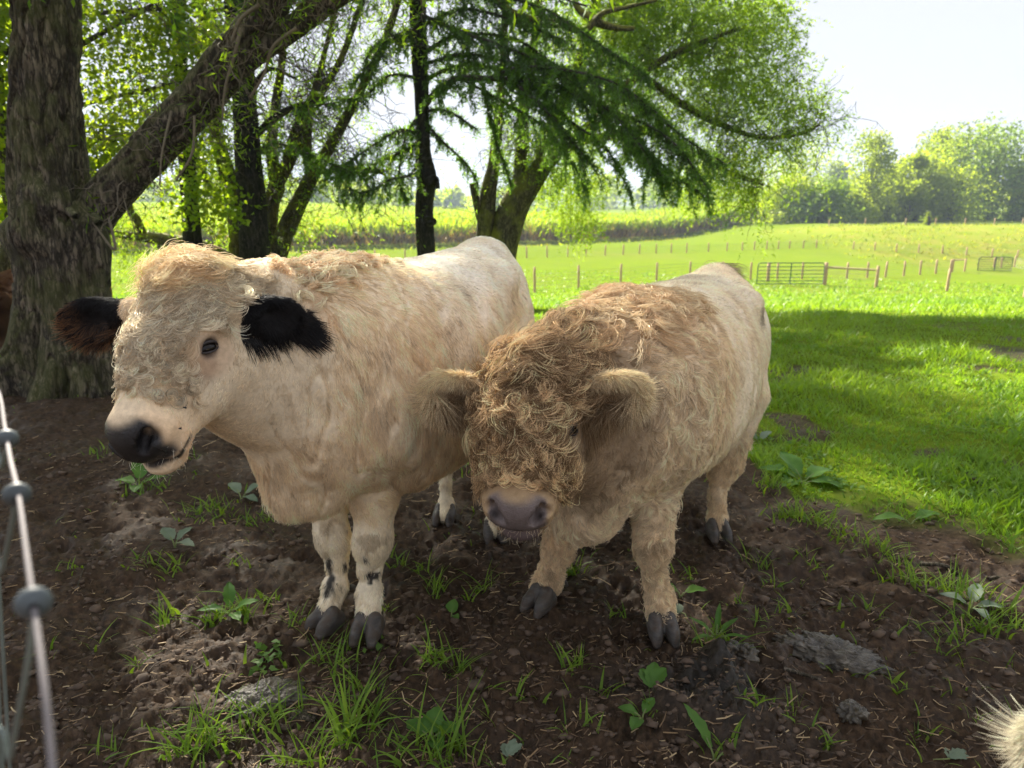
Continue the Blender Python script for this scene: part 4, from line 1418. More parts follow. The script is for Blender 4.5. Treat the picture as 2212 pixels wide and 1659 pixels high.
def frame(f, n):
    """head axes: along the face, to the animal's left, out of the face"""
    f = unit(np.asarray(f, float))
    n = np.asarray(n, float)
    n = unit(n - (n @ f) * f)
    return f, np.cross(n, f), n
def head_shape(F, o, f, l, n, s, H):
    """skull, cheeks, muzzle and ears round the poll point o; H holds this animal's own measures"""
    R = np.stack([f, l, n])
    def p(a, b, c):
        return o + (f * a + l * b + n * c) * s
    F.ell(p(.075, 0, -.075), np.array([.125, .118, .12]) * s, R, .05)
    F.ell(p(.0, 0, -.04), np.array([.085, .085, .075]) * s, R, .05)
    F.ell(p(.165, 0, -.075), np.array([.135, .128, .105]) * s, R, .05)
    F.cone(p(.20, 0, -.045), p(.40, 0, -.055), .092 * s, .066 * s, .05)
    for q in (-1, 1):
        F.cone(p(.17, q * .062, -.175), p(.36, q * .038, -.125), .078 * s, .052 * s, .05)
        F.ell(p(.165, q * .098, -.035), np.array([.055, .034, .038]) * s, R, .035)
        F.ell(p(.27, q * .07, -.10), np.array([.10, .040, .06]) * s, R, .04)
    mz = H.get("muzzle", 1.0)
    F.ell(p(.415, 0, -.062), np.array([.062, .100 * mz, .066]) * s, R, .04)
    T2 = np.stack([unit(f * .86 + n * .5), l, unit(n * .86 - f * .5)])
    F.ell(p(.448, 0, -.066), np.array([.040, .084 * mz, .058]) * s, T2, .03)
    F.ell(p(.442, 0, -.158), np.array([.056, .066 * mz, .034]) * s, R, .016)
    for q in (-1, 1):
        F.ell(p(.415, q * .062, -.122), np.array([.055, .036, .036]) * s, R, .02)
    # mouth line, nostrils, eye hollows
    for q in (-1, 1):
        F.cone(p(.490, q * .012, -.124), p(.43, q * .082, -.132), .0065 * s, .0065 * s, .010, True)
        F.cone(p(.43, q * .082, -.132), p(.40, q * .094, -.142), .0065 * s, .004 * s, .010, True)
        F.ell(p(.470, q * .056, -.040), np.array([.034, .017, .026]) * s, np.stack([unit(f * .8 + n * .6 - l * q * .2), unit(l * .8 - n * q * .45), unit(n)]), .006, True)
        F.ell(p(.446, q * .080, -.040), np.array([.010, .014, .016]) * s, R, .012, True)
        F.ell(p(.185, q * .134, -.050), np.array([.028, .020, .020]) * s, R, .012, True)
    return p

def ear_shape(F, o, base, tip, width, thick, nrm, s, k=.03):
    """cupped leaf-shaped ear from base to tip, opening towards nrm"""
    base, tip = np.asarray(base), np.asarray(tip)
    d = unit(tip - base)
    L = np.linalg.norm(tip - base)
    nr = unit(nrm - (nrm @ d) * d)
    w = np.cross(nr, d)
    F.cone(base - d * .03, base + d * L * .25, thick * 1.7, thick * 1.5, k)
    F.ell(base + d * L * .56, [L * .50, width, thick], np.stack([d, w, nr]), k)
    F.ell(base + d * L * .55 + nr * thick * 1.2, [L * .36, width * .70, thick * .9], np.stack([d, w, nr]), .02, True)

MAT_EYE = Mat("wet_eye").set(roughness=.12)
MAT_EYE.color((.010, .007, .006)); MAT_EYE.p.inputs['Specular IOR Level'].default_value = .28; MAT_EYE = MAT_EYE.m
def hoof_mat():
    M = Mat("hoof_horn")
    n = M.noise(18, 4, .6, None, (1, 1, 5))
    M.color(M.ramp(n, [(.3, (.030, .026, .023)), (.55, (.075, .066, .058)), (.8, (.15, .115, .085))]))
    M.set(roughness=.55)
    mud = M.noise(34, 5, .65)
    c = M.p.inputs["Base Color"].links[0].from_socket
    M.color(M.mix(M.ramp(mud, [(.46, (0, 0, 0)), (.58, (.85,) * 3)]), c, (.060, .040, .026)))
    M.bump(mud, .6, .005)
    return M.m
MAT_HOOF = hoof_mat()

def hoof(parent, c, fwd, s=1.0, z0=0.0, name="hoof"):
    """cloven hoof: two claws side by side, worn flat below; c on the ground below the fetlock"""
    f = unit(np.array([fwd[0], fwd[1], 0.0]))
    l = np.array([-f[1], f[0], 0])
    F = Field(c - [.14, .14, .03], c + [.14, .14, .13], .0055)
    for q in (-1, 1):
        a = c + l * q * .022 * s + np.array([0, 0, .062 * s]) - f * .012 * s
        F.cone(a, c + l * q * .031 * s + f * .056 * s + np.array([0, 0, .010]), .025 * s, .015 * s, .014)
        F.ell(c + l * q * .028 * s + f * .012 * s + np.array([0, 0, .030 * s]), [.052 * s, .024 * s, .036 * s], np.stack([f, l, [0, 0, 1]]), .012)
        F.ell(c + l * q * .026 * s - f * .030 * s + np.array([0, 0, .030 * s]), [.028 * s, .022 * s, .034 * s], np.stack([f, l, [0, 0, 1]]), .01)
    F.cone(c + f * .09 * s + np.array([0, 0, .0]), c + f * .02 * s + np.array([0, 0, .075 * s]), .004, .0035, .006, True)
    sl, P = F.sub(F.lo, F.lo + F.n * F.h)
    F.d[sl] = np.maximum(F.d[sl], (z0 - .012 - P[..., 2]).astype(np.float32))
    V, Q = F.mesh()
    return mesh_obj(name, V, Q, MAT_HOOF, parent, None, True)

def eyeball(parent, c, out, f, r):
    """dark wet eye with lids round it"""
    out = unit(out)
    f = unit(f - (f @ out) * out)
    l = np.cross(out, f)
    n1, n2 = 20, 12
    th, ph = np.meshgrid(np.linspace(0, 2 * np.pi, n1, endpoint=False), np.linspace(0, np.pi * .5, n2))
    a = np.sin(ph) * r * 1.05
    V = c + f * (a * np.cos(th) * 1.18)[..., None] + l * (a * np.sin(th) * .66)[..., None] + out * (np.cos(ph) * r * .75)[..., None]
    V = V.reshape(-1, 3)
    i, j = np.meshgrid(np.arange(n2 - 1), np.arange(n1), indexing='ij')
    A = i * n1 + j; B = i * n1 + (j + 1) % n1
    e = mesh_obj("eye", V, np.stack([A, A + n1, B + n1, B], -1).reshape(-1, 4), MAT_EYE, parent, None, True)
    return e

MAT_LID = plain("eyelid_skin", (.03, .022, .02), .5, scale=90)
def eyelids(parent, c, out, f, up, r, mat=None):
    """dark rims above and below the eye, the upper one heavier; up points to the forehead"""
    out = unit(out)
    f = unit(f - (f @ out) * out)
    u = np.cross(out, f)
    if u @ up < 0:
        u = -u
    mb = MB()
    t = np.linspace(0, np.pi, 12)
    for sg, rr in ((1, .0058), (-1, .0030)):
        C = c + f * (np.cos(t) * r * 1.32)[:, None] + u * (np.sin(t) * sg * r * (.62 if sg > 0 else .60))[:, None] + out * (r * (.22 + .42 * np.sin(t)))[:, None]
        v, q = tube(C, rr * np.sin(np.clip(t, .35, 2.8)) ** .6, 16, 8)
        mb.add(v, q)
    return mb.build("eyelid", mat or MAT_LID, parent, True)

def build_cow(name, label, group, S):
    """S: the pose and the measures of one animal, in metres"""
    T, f, l = S["T"], S["f"], S["l"]
    o, hf, hl, hn, hs = S["head"]
    t = thing(name, (T + f * .9) * [1, 1, 0], label, "cow", group)
    F = Field(S["lo"], S["hi"], S["h"])
    F.barrel(T, f, l, S["barrel"], .06)
    for c, r, R in S["lumps"]:
        F.ell(c, r, R, .06)
    for ch in S["neck"]:
        F.chain(ch, .10)
    for leg in S["legs"]:
        F.chain(leg, .035)
    if "tail" in S:
        F.chain(S["tail"], .04)
    p = head_shape(F, o, hf, hl, hn, hs, S)
    for e in S["ears"]:
        ear_shape(F, o, *e, hs)
    for c, r, R in S.get("cuts", []):
        F.ell(c, r, R, .06, True)
    V, Q = F.mesh()
    # loose skin and muscle under the coat
    N = vertex_normals(V, Q)
    hp = (V - o) @ np.stack([hf, hl, hn]).T / hs          # head coordinates
    near_head = np.exp(-np.maximum(np.linalg.norm(hp - [.2, 0, -.05], axis=1) - .30, 0) ** 2 / .004)
    body = 1 - near_head
    st = (V - T) @ f
    fold = np.abs(fbm(np.column_stack([V @ f * 9, V @ l * 9, V[:, 2] * 3.2]), 2, 6)) * sstep(.95, 1.25, st)
    ribs = np.cos(st * 52 + 2.5 * V[:, 2]) * sstep(.55, .65, st) * sstep(1.08, .98, st) * sstep(.6, .75, V[:, 2]) * sstep(1.2, 1.05, V[:, 2])
    V = V + N * (body * (.0060 * fbm(V * 6, 3, 3) + .0065 * noise3(np.column_stack([V @ f * 3, V @ l * 3, V[:, 2] * 7]), 5) - .016 * (fold < .12) * (1 - fold / .12) * .7 + .0022 * ribs))[:, None]
    V, N, info = S["paint"](V, Q, N, hp, st, p)
    body_o = mesh_obj("body", V, Q, S["skin"], t, {"tint": info["tint"], "wet": info["wet"]}, True)
    for c, fw in S["hooves"]:
        hoof(t, np.asarray(c, float), fw, S.get("hoof", 1.0), float(c[2]))
    for k, (c, fw) in enumerate(S["hooves"]):
        fw = unit(np.array([fw[0], fw[1], 0.0])); sd = np.array([-fw[1], fw[0], 0])
        for q in (-1, 1):
            a = np.asarray(S["legs"][k][-2][0]) - fw * .044 + sd * q * .022 - [0, 0, .022]
            v_, f_ = tube([a, a - fw * .020 + sd * q * .006 - [0, 0, .012], a - fw * .036 + sd * q * .010 - [0, 0, .030]], [.016, .014, .005], 6, 8)
            mesh_obj("dewclaw", v_, f_, MAT_HOOF, t, None, True)
    for q in S["eyes"]:
        c = p(.186, q * .126, -.048)
        out = unit(hl * q * 1.0 + hn * .42 + hf * .05)
        c = c + out * S.get("eye_out", .0)
        ax = hf * .62 + hn * .62
        eyeball(t, c, out, ax, .0225 * hs)
        eyelids(t, c, out, ax, hn - hf * .8, .0225 * hs, S.get("lid"))
    S["coat"](t, V, Q, N, info, hp, p)
    return t

def whiskers(t, V, Q, N, hp, mat, col, n=70):
    """fine long hairs round the lips and chin"""
    w = sstep(.36, .42, hp[:, 0]) * sstep(-.06, -.10, hp[:, 2]) * (np.abs(hp[:, 1]) < .13) * (hp[:, 0] < .6) * (hp[:, 2] > -.25)
    P, nn, vi = sample_surface(V, Q, N, n, w)
    H = fur(P, nn, nn + rng.normal(size=(n, 3)) * .5 + [0, 0, -.5], (.018 + .022 * rng.random(n)), 6, 1.0, .7, .3)
    add_hair("whiskers", H, .00028, .0001, np.tile(col, (n, 1)), mat, t)
def seg_dist(P, a, b):
    a, b = np.asarray(a), np.asarray(b)
    ba = b - a
    t = np.clip((P - a) @ ba / (ba @ ba), 0, 1)
    return np.linalg.norm(P - a - t[:, None] * ba, axis=1), t

def ear_masks(P, ears):
    """how far along each ear a point lies, and whether it is on it"""
    out = []
    for base, tip, w, th, nr in ears:
        d, t = seg_dist(P, np.asarray(base) - unit(np.asarray(tip) - base) * .02, tip)
        out.append((sstep(w * 1.35, w * 1.15, d) * sstep(.0, .04, t), t))
    return out

def head_masks(hp, pad=1.0):
    a, b, c = hp.T
    nose = sstep(.428, .446, a + .30 * (c + .06)) * sstep(-.124 + .12 * (1 - pad), -.112 + .12 * (1 - pad), c) * sstep(.100, .086, np.abs(b) / pad + .15 * np.clip(-c - .09, 0, 1)) * sstep(.02 * pad - .005, .008 * pad - .012, c)
    lips = sstep(.013, .004, np.abs(c + .131)) * sstep(.385, .41, a)
    eye = sstep(.040, .024, np.linalg.norm((hp * [1, 1, 1.1]) - np.array([.186, 0, -.053]) - np.stack([0 * a, np.sign(b) * .128, 0 * a], 1), axis=1))
    front = sstep(-.135, -.085, c - .10 * np.clip(a, -1, .1)) * sstep(.40, .34, a) * sstep(-.12, -.07, a) * (np.abs(b) < .2)
    nost = np.exp(-((np.linalg.norm((hp - [.466, 0, -.040]) * [.8, 1, 1] - np.stack([0 * a, np.sign(b) * .058, 0 * a], 1), axis=1) / .020) ** 4))
    head_masks.nost = nost
    inside = (np.abs(a - .2) < .36) & (np.abs(b) < .22) & (np.abs(c + .06) < .24)
    return nose * inside, lips * inside, eye * inside, front * inside

def blend(c, w, d):
    return c * (1 - w[:, None]) + np.asarray(d) * w[:, None]

def spots(P, lst):
    w = np.zeros(len(P))
    for c, r in lst:
        q = (P - c) / np.asarray(r)
        w = np.maximum(w, sstep(1.15, .8, np.linalg.norm(q, axis=1) + .35 * noise3(P * 45, 8)))
    return w

SKIN = skin_mat("cow_skin")
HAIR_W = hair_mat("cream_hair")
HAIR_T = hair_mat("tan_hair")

# --- the cream cow with black ears
def spec_white():
    S = {}
    T, f, l = np.array([-.05, 3.465, 0]), unit([-.389, -.921, 0]), unit([.921, -.389, 0])
    S.update(T=T, f=f, l=l, lo=(-1.35, 1.35, .02), hi=(.45, 3.75, 1.55), h=.0088)
    o, tgt = W(398, 618, 1.94), W(252, 934, 1.63)
    hf, hl, hn = frame(tgt - o, (-.34, -.6, .75))
    hs = np.linalg.norm(tgt - o) / .455
    S["head"] = (o, hf, hl, hn, hs)
    S["barrel"] = [(-.02, .05, 1.20, 1.02), (.03, .14, 1.265, .84), (.12, .205, 1.305, .70), (.24, .245, 1.335, .60), (.40, .262, 1.325, .52), (.60, .30, 1.31, .455), (.85, .318, 1.305, .43), (1.08, .28, 1.31, .46), (1.28, .215, 1.325, .54), (1.42, .165, 1.29, .58), (1.54, .11, 1.16, .68), (1.60, .05, 1.0, .82)]
    Rf = np.stack([f, l, [0, 0, 1]])
    S["lumps"] = [(T + f * .20 + [0, 0, 1.27], (.13, .10, .09), Rf), (T + f * .42 + l * .19 + [0, 0, 1.20], (.10, .07, .07), Rf), (T + f * .42 - l * .19 + [0, 0, 1.20], (.10, .07, .07), Rf),
                  (T + f * 1.22 + l * .20 + [0, 0, .90], (.13, .075, .27), Rf), (T + f * 1.33 + l * .17 + [0, 0, .80], (.07, .06, .12), Rf), (T + f * 1.24 - l * .19 + [0, 0, .92], (.15, .085, .27), Rf),
                  (T + f * .32 + l * .17 + [0, 0, .85], (.20, .10, .30), Rf), (T + f * .32 - l * .17 + [0, 0, .85], (.20, .10, .30), Rf),
                  (W(640, 985, 2.18), (.13, .115, .16), Rf), (W(622, 1070, 2.15), (.075, .07, .080), Rf), (W(690, 1055, 2.2), (.10, .09, .085), Rf)]
    S["neck"] = [[(W(690, 740, 2.37), .20), (W(560, 745, 2.12), .155), (W(450, 735, 1.97), .135)], [(W(690, 640, 2.42), .10), (W(560, 650, 2.16), .095), (W(450, 660, 1.98), .085)],
                 [(W(650, 930, 2.24), .145), (W(530, 860, 2.04), .105), (W(445, 820, 1.92), .10)]]
    S["legs"] = [[(W(806, 960, 2.42), .125), (W(808, 1075, 2.36), .076), (W(806, 1160, 2.33), .060), (W(803, 1180, 2.33), .055), (W(799, 1225, 2.34), .035), (W(798, 1282, 2.33), .040), (W(795, 1325, 2.28), .045)],
                 [(W(705, 1000, 2.46), .11), (W(708, 1080, 2.42), .068), (W(716, 1148, 2.39), .054), (W(722, 1170, 2.39), .049), (W(728, 1215, 2.39), .034), (W(724, 1265, 2.37), .039), (W(711, 1308, 2.32), .044)],
                 [(T + f * .34 - l * .12 + [0, 0, .72], .15), (W(968, 975, 3.30), .068), (W(966, 1000, 3.28), .048), (W(962, 1045, 3.24), .037), (W(963, 1090, 3.22), .044), (W(961, 1112, 3.17), .046)],
                 [(T + f * .34 + l * .16 + [0, 0, .72], .15), (W(1100, 1000, 3.16), .068), (W(1092, 1030, 3.14), .048), (W(1078, 1080, 3.08), .038), (W(1070, 1125, 3.04), .044), (W(1068, 1145, 3.0), .047)]]
    S["hooves"] = [(W(794, 1352, 2.235) * [1, 1, 0], (-.15, -1)), (W(704, 1335, 2.285) * [1, 1, 0], (-.62, -.85)), (G(961, 1128), (-.1, -1)), (G(1069, 1163), (.1, -1))]
    S["tail"] = [(T + f * .03 + [0, 0, 1.22], .045), (T - f * .06 + [0, 0, 1.10], .035), (T - f * .09 + [0, 0, .70], .025), (T - f * .08 + [0, 0, .45], .03)]
    el = (W(534, 674, 1.93), W(640, 680, 1.98), .050, .022, np.array([.15, -.9, -.2]))
    er = (W(272, 676, 2.02), W(138, 692, 2.07), .058, .024, np.array([.25, -.95, -.1]))
    S["ears"] = [el, er]
    S["eyes"] = (-1, 1)
    S["eye_out"] = -.008
    S["skin"] = SKIN
    S["hoof"] = 1.06
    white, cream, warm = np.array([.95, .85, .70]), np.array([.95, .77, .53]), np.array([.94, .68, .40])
    def paint(V, Q, N, hp, st, p):
        info = {}
        nose, lips, eye, front = head_masks(hp, .90)
        em = ear_masks(V, S["ears"])
        n1 = fbm(V * 4.0, 3, 91)
        c = np.tile(cream, (len(V), 1))
        c = blend(c, sstep(.85, 1.25, V[:, 2] + .10 * n1) * sstep(1.35, .75, st), white)  # coat whitened up the back, its bright light put into the colour
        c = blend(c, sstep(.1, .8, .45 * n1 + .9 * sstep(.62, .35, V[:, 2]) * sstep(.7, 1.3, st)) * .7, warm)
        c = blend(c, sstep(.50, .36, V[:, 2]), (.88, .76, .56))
        c = blend(c, sstep(.15, .6, n1) * sstep(.9, 1.2, V[:, 2]) * sstep(1.0, 1.5, st) * .6, (.80, .52, .28))
        # black flecks on the lower legs, dirty knees, a few dark specks on the shoulder
        sp = [(W(712, 1255, 2.31), (.022, .05, .045)), (W(706, 1225, 2.33), (.015, .05, .03)), (W(700, 1285, 2.28), (.02, .05, .03)), (W(742, 1285, 2.29), (.04, .06, .028)), (W(742, 1235, 2.33), (.008, .05, .03)),
              (W(806, 1250, 2.28), (.028, .05, .016)), (W(796, 1268, 2.27), (.010, .05, .010)), (W(792, 1203, 2.29), (.009, .05, .018)), (W(657, 838, 2.12), (.008, .06, .012)), (W(630, 853, 2.12), (.006, .06, .008)),
              (W(934, 1095, 3.15), (.014, .06, .016))]
        c = blend(c, spots(V, sp) * .95, (.012, .011, .012))
        c = blend(c, spots(V, [(W(800, 1172, 2.27), (.048, .08, .030)), (W(706, 1142, 2.34), (.028, .08, .028))]) * .6, (.34, .24, .13))
        dirt = sstep(.35, .8, fbm(V * [6, 6, 3.2], 3, 95)) * sstep(.95, .45, V[:, 2]) + .5 * sstep(.45, .9, fbm(V * 8, 3, 96)) * sstep(1.0, 1.25, V[:, 2]) * sstep(1.2, .6, st)
        c = blend(c, np.clip(dirt, 0, 1) * .32, (.42, .31, .20))
        c = blend(c, spots(V, [(W(745, 815, 2.15), (.014, .08, .035)), (W(822, 800, 2.2), (.012, .08, .03))]) * .6, (.24, .20, .10))
        # head: duller cream, stained under the eye, rusty round the muzzle
        hd = sstep(.52, .36, np.linalg.norm(hp - [.2, 0, -.05], axis=1))
        c = blend(c, hd * .60 * sstep(.42, .25, hp[:, 0]), (.68, .57, .41))
        a, b, cc = hp.T
        c = blend(c, hd * sstep(.33, .42, a) * (.25 + .5 * sstep(.03, .08, np.abs(b))), (.90, .62, .37))
        c = blend(c, hd * sstep(.055, .02, np.linalg.norm(hp - [.235, .118, -.070], axis=1)) * .8, (.30, .20, .13))
        c = blend(c, sstep(.40, .46, a) * sstep(.10, .085, np.abs(b)) * sstep(-.13, -.11, cc) * sstep(.02, .0, cc) * hd, (.05, .045, .042))
        c = blend(c, nose, (.020, .018, .019))
        c = blend(c, head_masks.nost, (.006, .005, .005))
        c = blend(c, lips, (.022, .02, .02))
        c = blend(c, sstep(.085, .05, np.linalg.norm(hp - [.19, .128, -.06], axis=1)) * .55, (.70, .47, .30))
        c = blend(c, eye * .85, (.16, .11, .08))
        for k, (m, tt) in enumerate(em):
            c = blend(c, m * sstep(.0, .10, tt), (.012, .011, .012))
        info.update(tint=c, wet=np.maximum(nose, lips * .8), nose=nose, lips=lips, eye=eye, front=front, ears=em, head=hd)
        return V, N, info
    S["paint"] = paint
    def coat(t, V, Q, N, info, hp, p):
        earw = np.maximum(info["ears"][0][0], info["ears"][1][0])
        bare = np.clip(info["nose"] + info["lips"] + info["eye"] * 1.3, 0, 1)
        down = np.array([0, 0, -1.0])
        def direction(P, hq):
            z = P[:, 2]
            leg = sstep(.50, .40, z)
            hd = sstep(.50, .36, np.linalg.norm(hq - [.2, 0, -.05], axis=1))
            D = np.outer(.25 + .75 * sstep(.95, 1.25, z), -f) + np.outer(.95 * np.ones(len(P)), down)
            D = blend(D, leg, down)
            hdv = hf * .75 + np.outer(np.sign(hq[:, 1]) * .45, hl) + np.array([0, 0, -.35])
            D = D * (1 - hd[:, None]) + hdv * hd[:, None]
            w = .42 * np.stack([fbm(P * 6.5, 2, 101 + k) for k in range(3)], 1)
            return D + w
        w = (1 - bare) * (1 - earw)
        w = w * np.where(info["head"] > .5, 1.6, 1.0) * np.where(V[:, 2] < .5, 1.35, 1)
        P, n, vi = sample_surface(V, Q, N, 150000, w)
        hq = (P - o) @ np.stack([hf, hl, hn]).T / hs
        L = .031 + .014 * noise3(P * 9, 4) + .012 * sstep(.7, 1.4, (P - T) @ f)
        L = np.where(P[:, 2] < .5, .026, L)
        L = np.where(info["head"][vi] > .5, .022, L)
        L = L * sstep(.0, .55, 1 - bare[vi] * .6) * (.6 + .8 * rng.random(len(P)))
        edge = sstep(.16, .10, np.linalg.norm(hq - [.47, 0, -.06], axis=1))
        L = np.where(edge > .5, np.minimum(L, .009), L)
        ed = np.linalg.norm(hq - np.stack([0 * hq[:, 0] + .186, np.sign(hq[:, 1]) * .126, 0 * hq[:, 0] - .05], 1), axis=1)
        L = np.where(ed < .075, np.minimum(L, .007), L)
        H = fur(P, n, direction(P, hq), L, 5, .30, .6, .24)
        al = unit(-f * .5 + [0, 0, -.85]); ac = unit(np.cross(al, l))
        st3 = np.column_stack([P @ al * 7, P @ ac * 46, P @ l * 30])
        wv = noise3(st3 + .6 * fbm(P * 6, 2, 33)[:, None], 7)
        col = info["tint"][vi] * (1 + .24 * wv + .12 * noise3(P * 26, 8) + .10 * rng.normal(size=len(P)))[:, None]
        col = blend(col, sstep(.25, .7, wv) * .35, np.array([.98, .92, .78]))
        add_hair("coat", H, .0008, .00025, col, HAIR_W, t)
        # wavy forelock hair over the face
        fw = info["front"] * (1 - bare) * (1 - earw) * sstep(.40, .20, hp[:, 0] + .25 * np.abs(hp[:, 1]))
        eyed = np.linalg.norm(hp - np.stack([0 * hp[:, 0] + .186, np.sign(hp[:, 1]) * .126, 0 * hp[:, 0] - .05], 1), axis=1)
        fw = fw * sstep(.060, .095, eyed) * sstep(.125, .10, np.abs(hp[:, 1]) - .4 * np.clip(hp[:, 0] * -1 + .15, 0, .2))
        P, n, vi = sample_surface(V, Q, N, 1700, fw)
        hq = (P - o) @ np.stack([hf, hl, hn]).T / hs
        D = hf * .8 + np.outer(np.sign(hq[:, 1]) * .35 + 2.0 * hq[:, 1], hl)
        L = np.interp(hq[:, 0], [.0, .16, .26, .34], [.085, .070, .046, .030]) * (.7 + .6 * rng.random(len(P)))
        H = locks(P, n, D, L, 20, 11, 3.3, .008, .0044, .75, .30, 1.2, .16)
        tone = np.repeat(.60 + .6 * rng.random(len(P)), 20) * (1 + .12 * rng.normal(size=len(P) * 20))
        base = np.where(rng.random((len(P), 1)) < .6, [[.90, .78, .58]], [[.70, .56, .38]])
        add_hair("forehead_hair", H, .00062, .0002, np.repeat(base, 20, 0) * tone[:, None], HAIR_W, t)
        whiskers(t, V, Q, N, hp, HAIR_W, (.95, .88, .7))
        # the topknot swept over the poll
        tw = sstep(.085, .02, np.abs(hp[:, 0] + .035)) * sstep(.11, .06, np.abs(hp[:, 1])) * (1 - earw) * (hp[:, 2] > -.13)
        P, n, vi = sample_surface(V, Q, N, 95, tw)
        D = hf * .45 + np.outer(rng.normal(size=len(P)) * .7 - .1, hl) + hn * .25
        H = locks(P, n, D, .07 + .06 * rng.random(len(P)), 40, 12, 2.8, .016, .0105, .6, .5, 1.2, .3)
        base = np.where(rng.random((len(P), 1)) < .55, [[.92, .76, .50]], [[.76, .56, .33]])
        add_hair("topknot", H, .00062, .0002, np.repeat(base, 40, 0) * (.8 + .4 * rng.random((len(P) * 40, 1))), HAIR_W, t)
        # curls along the crest of the neck and withers
        st = (V - T) @ f
        lat = np.abs((V - T) @ l)
        cw = sstep(1.18, 1.3, V[:, 2]) * sstep(1.05, 1.25, st) * sstep(.10, .05, lat) * (1 - info["head"]) * (1 - earw)
        if cw.sum() > 1:
            P, n, vi = sample_surface(V, Q, N, 170, cw)
            D = np.outer(np.ones(len(P)), l * .8) - f * .5 + [0, 0, -.4]
            H = locks(P, n, D, .050 * (.7 + .6 * rng.random(len(P))), 26, 9, 1.5, .008, .010, .7, .35)
            base = np.where(rng.random((len(P), 1)) < .5, [[.94, .80, .57]], [[.84, .63, .40]])
            add_hair("crest_hair", H, .0009, .0003, np.repeat(base, 26, 0) * (.8 + .4 * rng.random((len(P) * 26, 1))), HAIR_W, t)
        # ears: long hair, black, the far one's brown edge brightened by painted rim light
        for k, (e, (m, tt)) in enumerate(zip(S["ears"], info["ears"])):
            d = unit(np.asarray(e[1]) - e[0])
            P, n, vi = sample_surface(V, Q, N, 11000, m)
            low = sstep(.0, -.05, P[:, 2] - (np.asarray(e[0])[2] + (np.asarray(e[1]) - e[0])[2] * tt[vi]))
            tipw = sstep(.55, .95, tt[vi])
            D = d * (.5 + .9 * tipw)[:, None] + np.outer(.35 + 1.0 * low, down) + n * .2
            L = (.024 + .060 * low + .010 * tipw) * (.6 + .8 * rng.random(len(P)))
            H = fur(P, n, D, L, 6, .34, .9, .24)
            rim = np.clip(.9 * tipw + .75 * low, 0, 1) * (rng.random(len(P)) < .62)
            brown = np.array([.22, .105, .045]) if k == 1 else np.array([.018, .014, .013])
            col = blend(np.tile([.010, .009, .010], (len(P), 1)), rim, brown) * (.7 + .6 * rng.random((len(P), 1)))
            add_hair("ear_fringe", H, .0008, .00025, col, HAIR_W, t)
    S["coat"] = coat
    return S

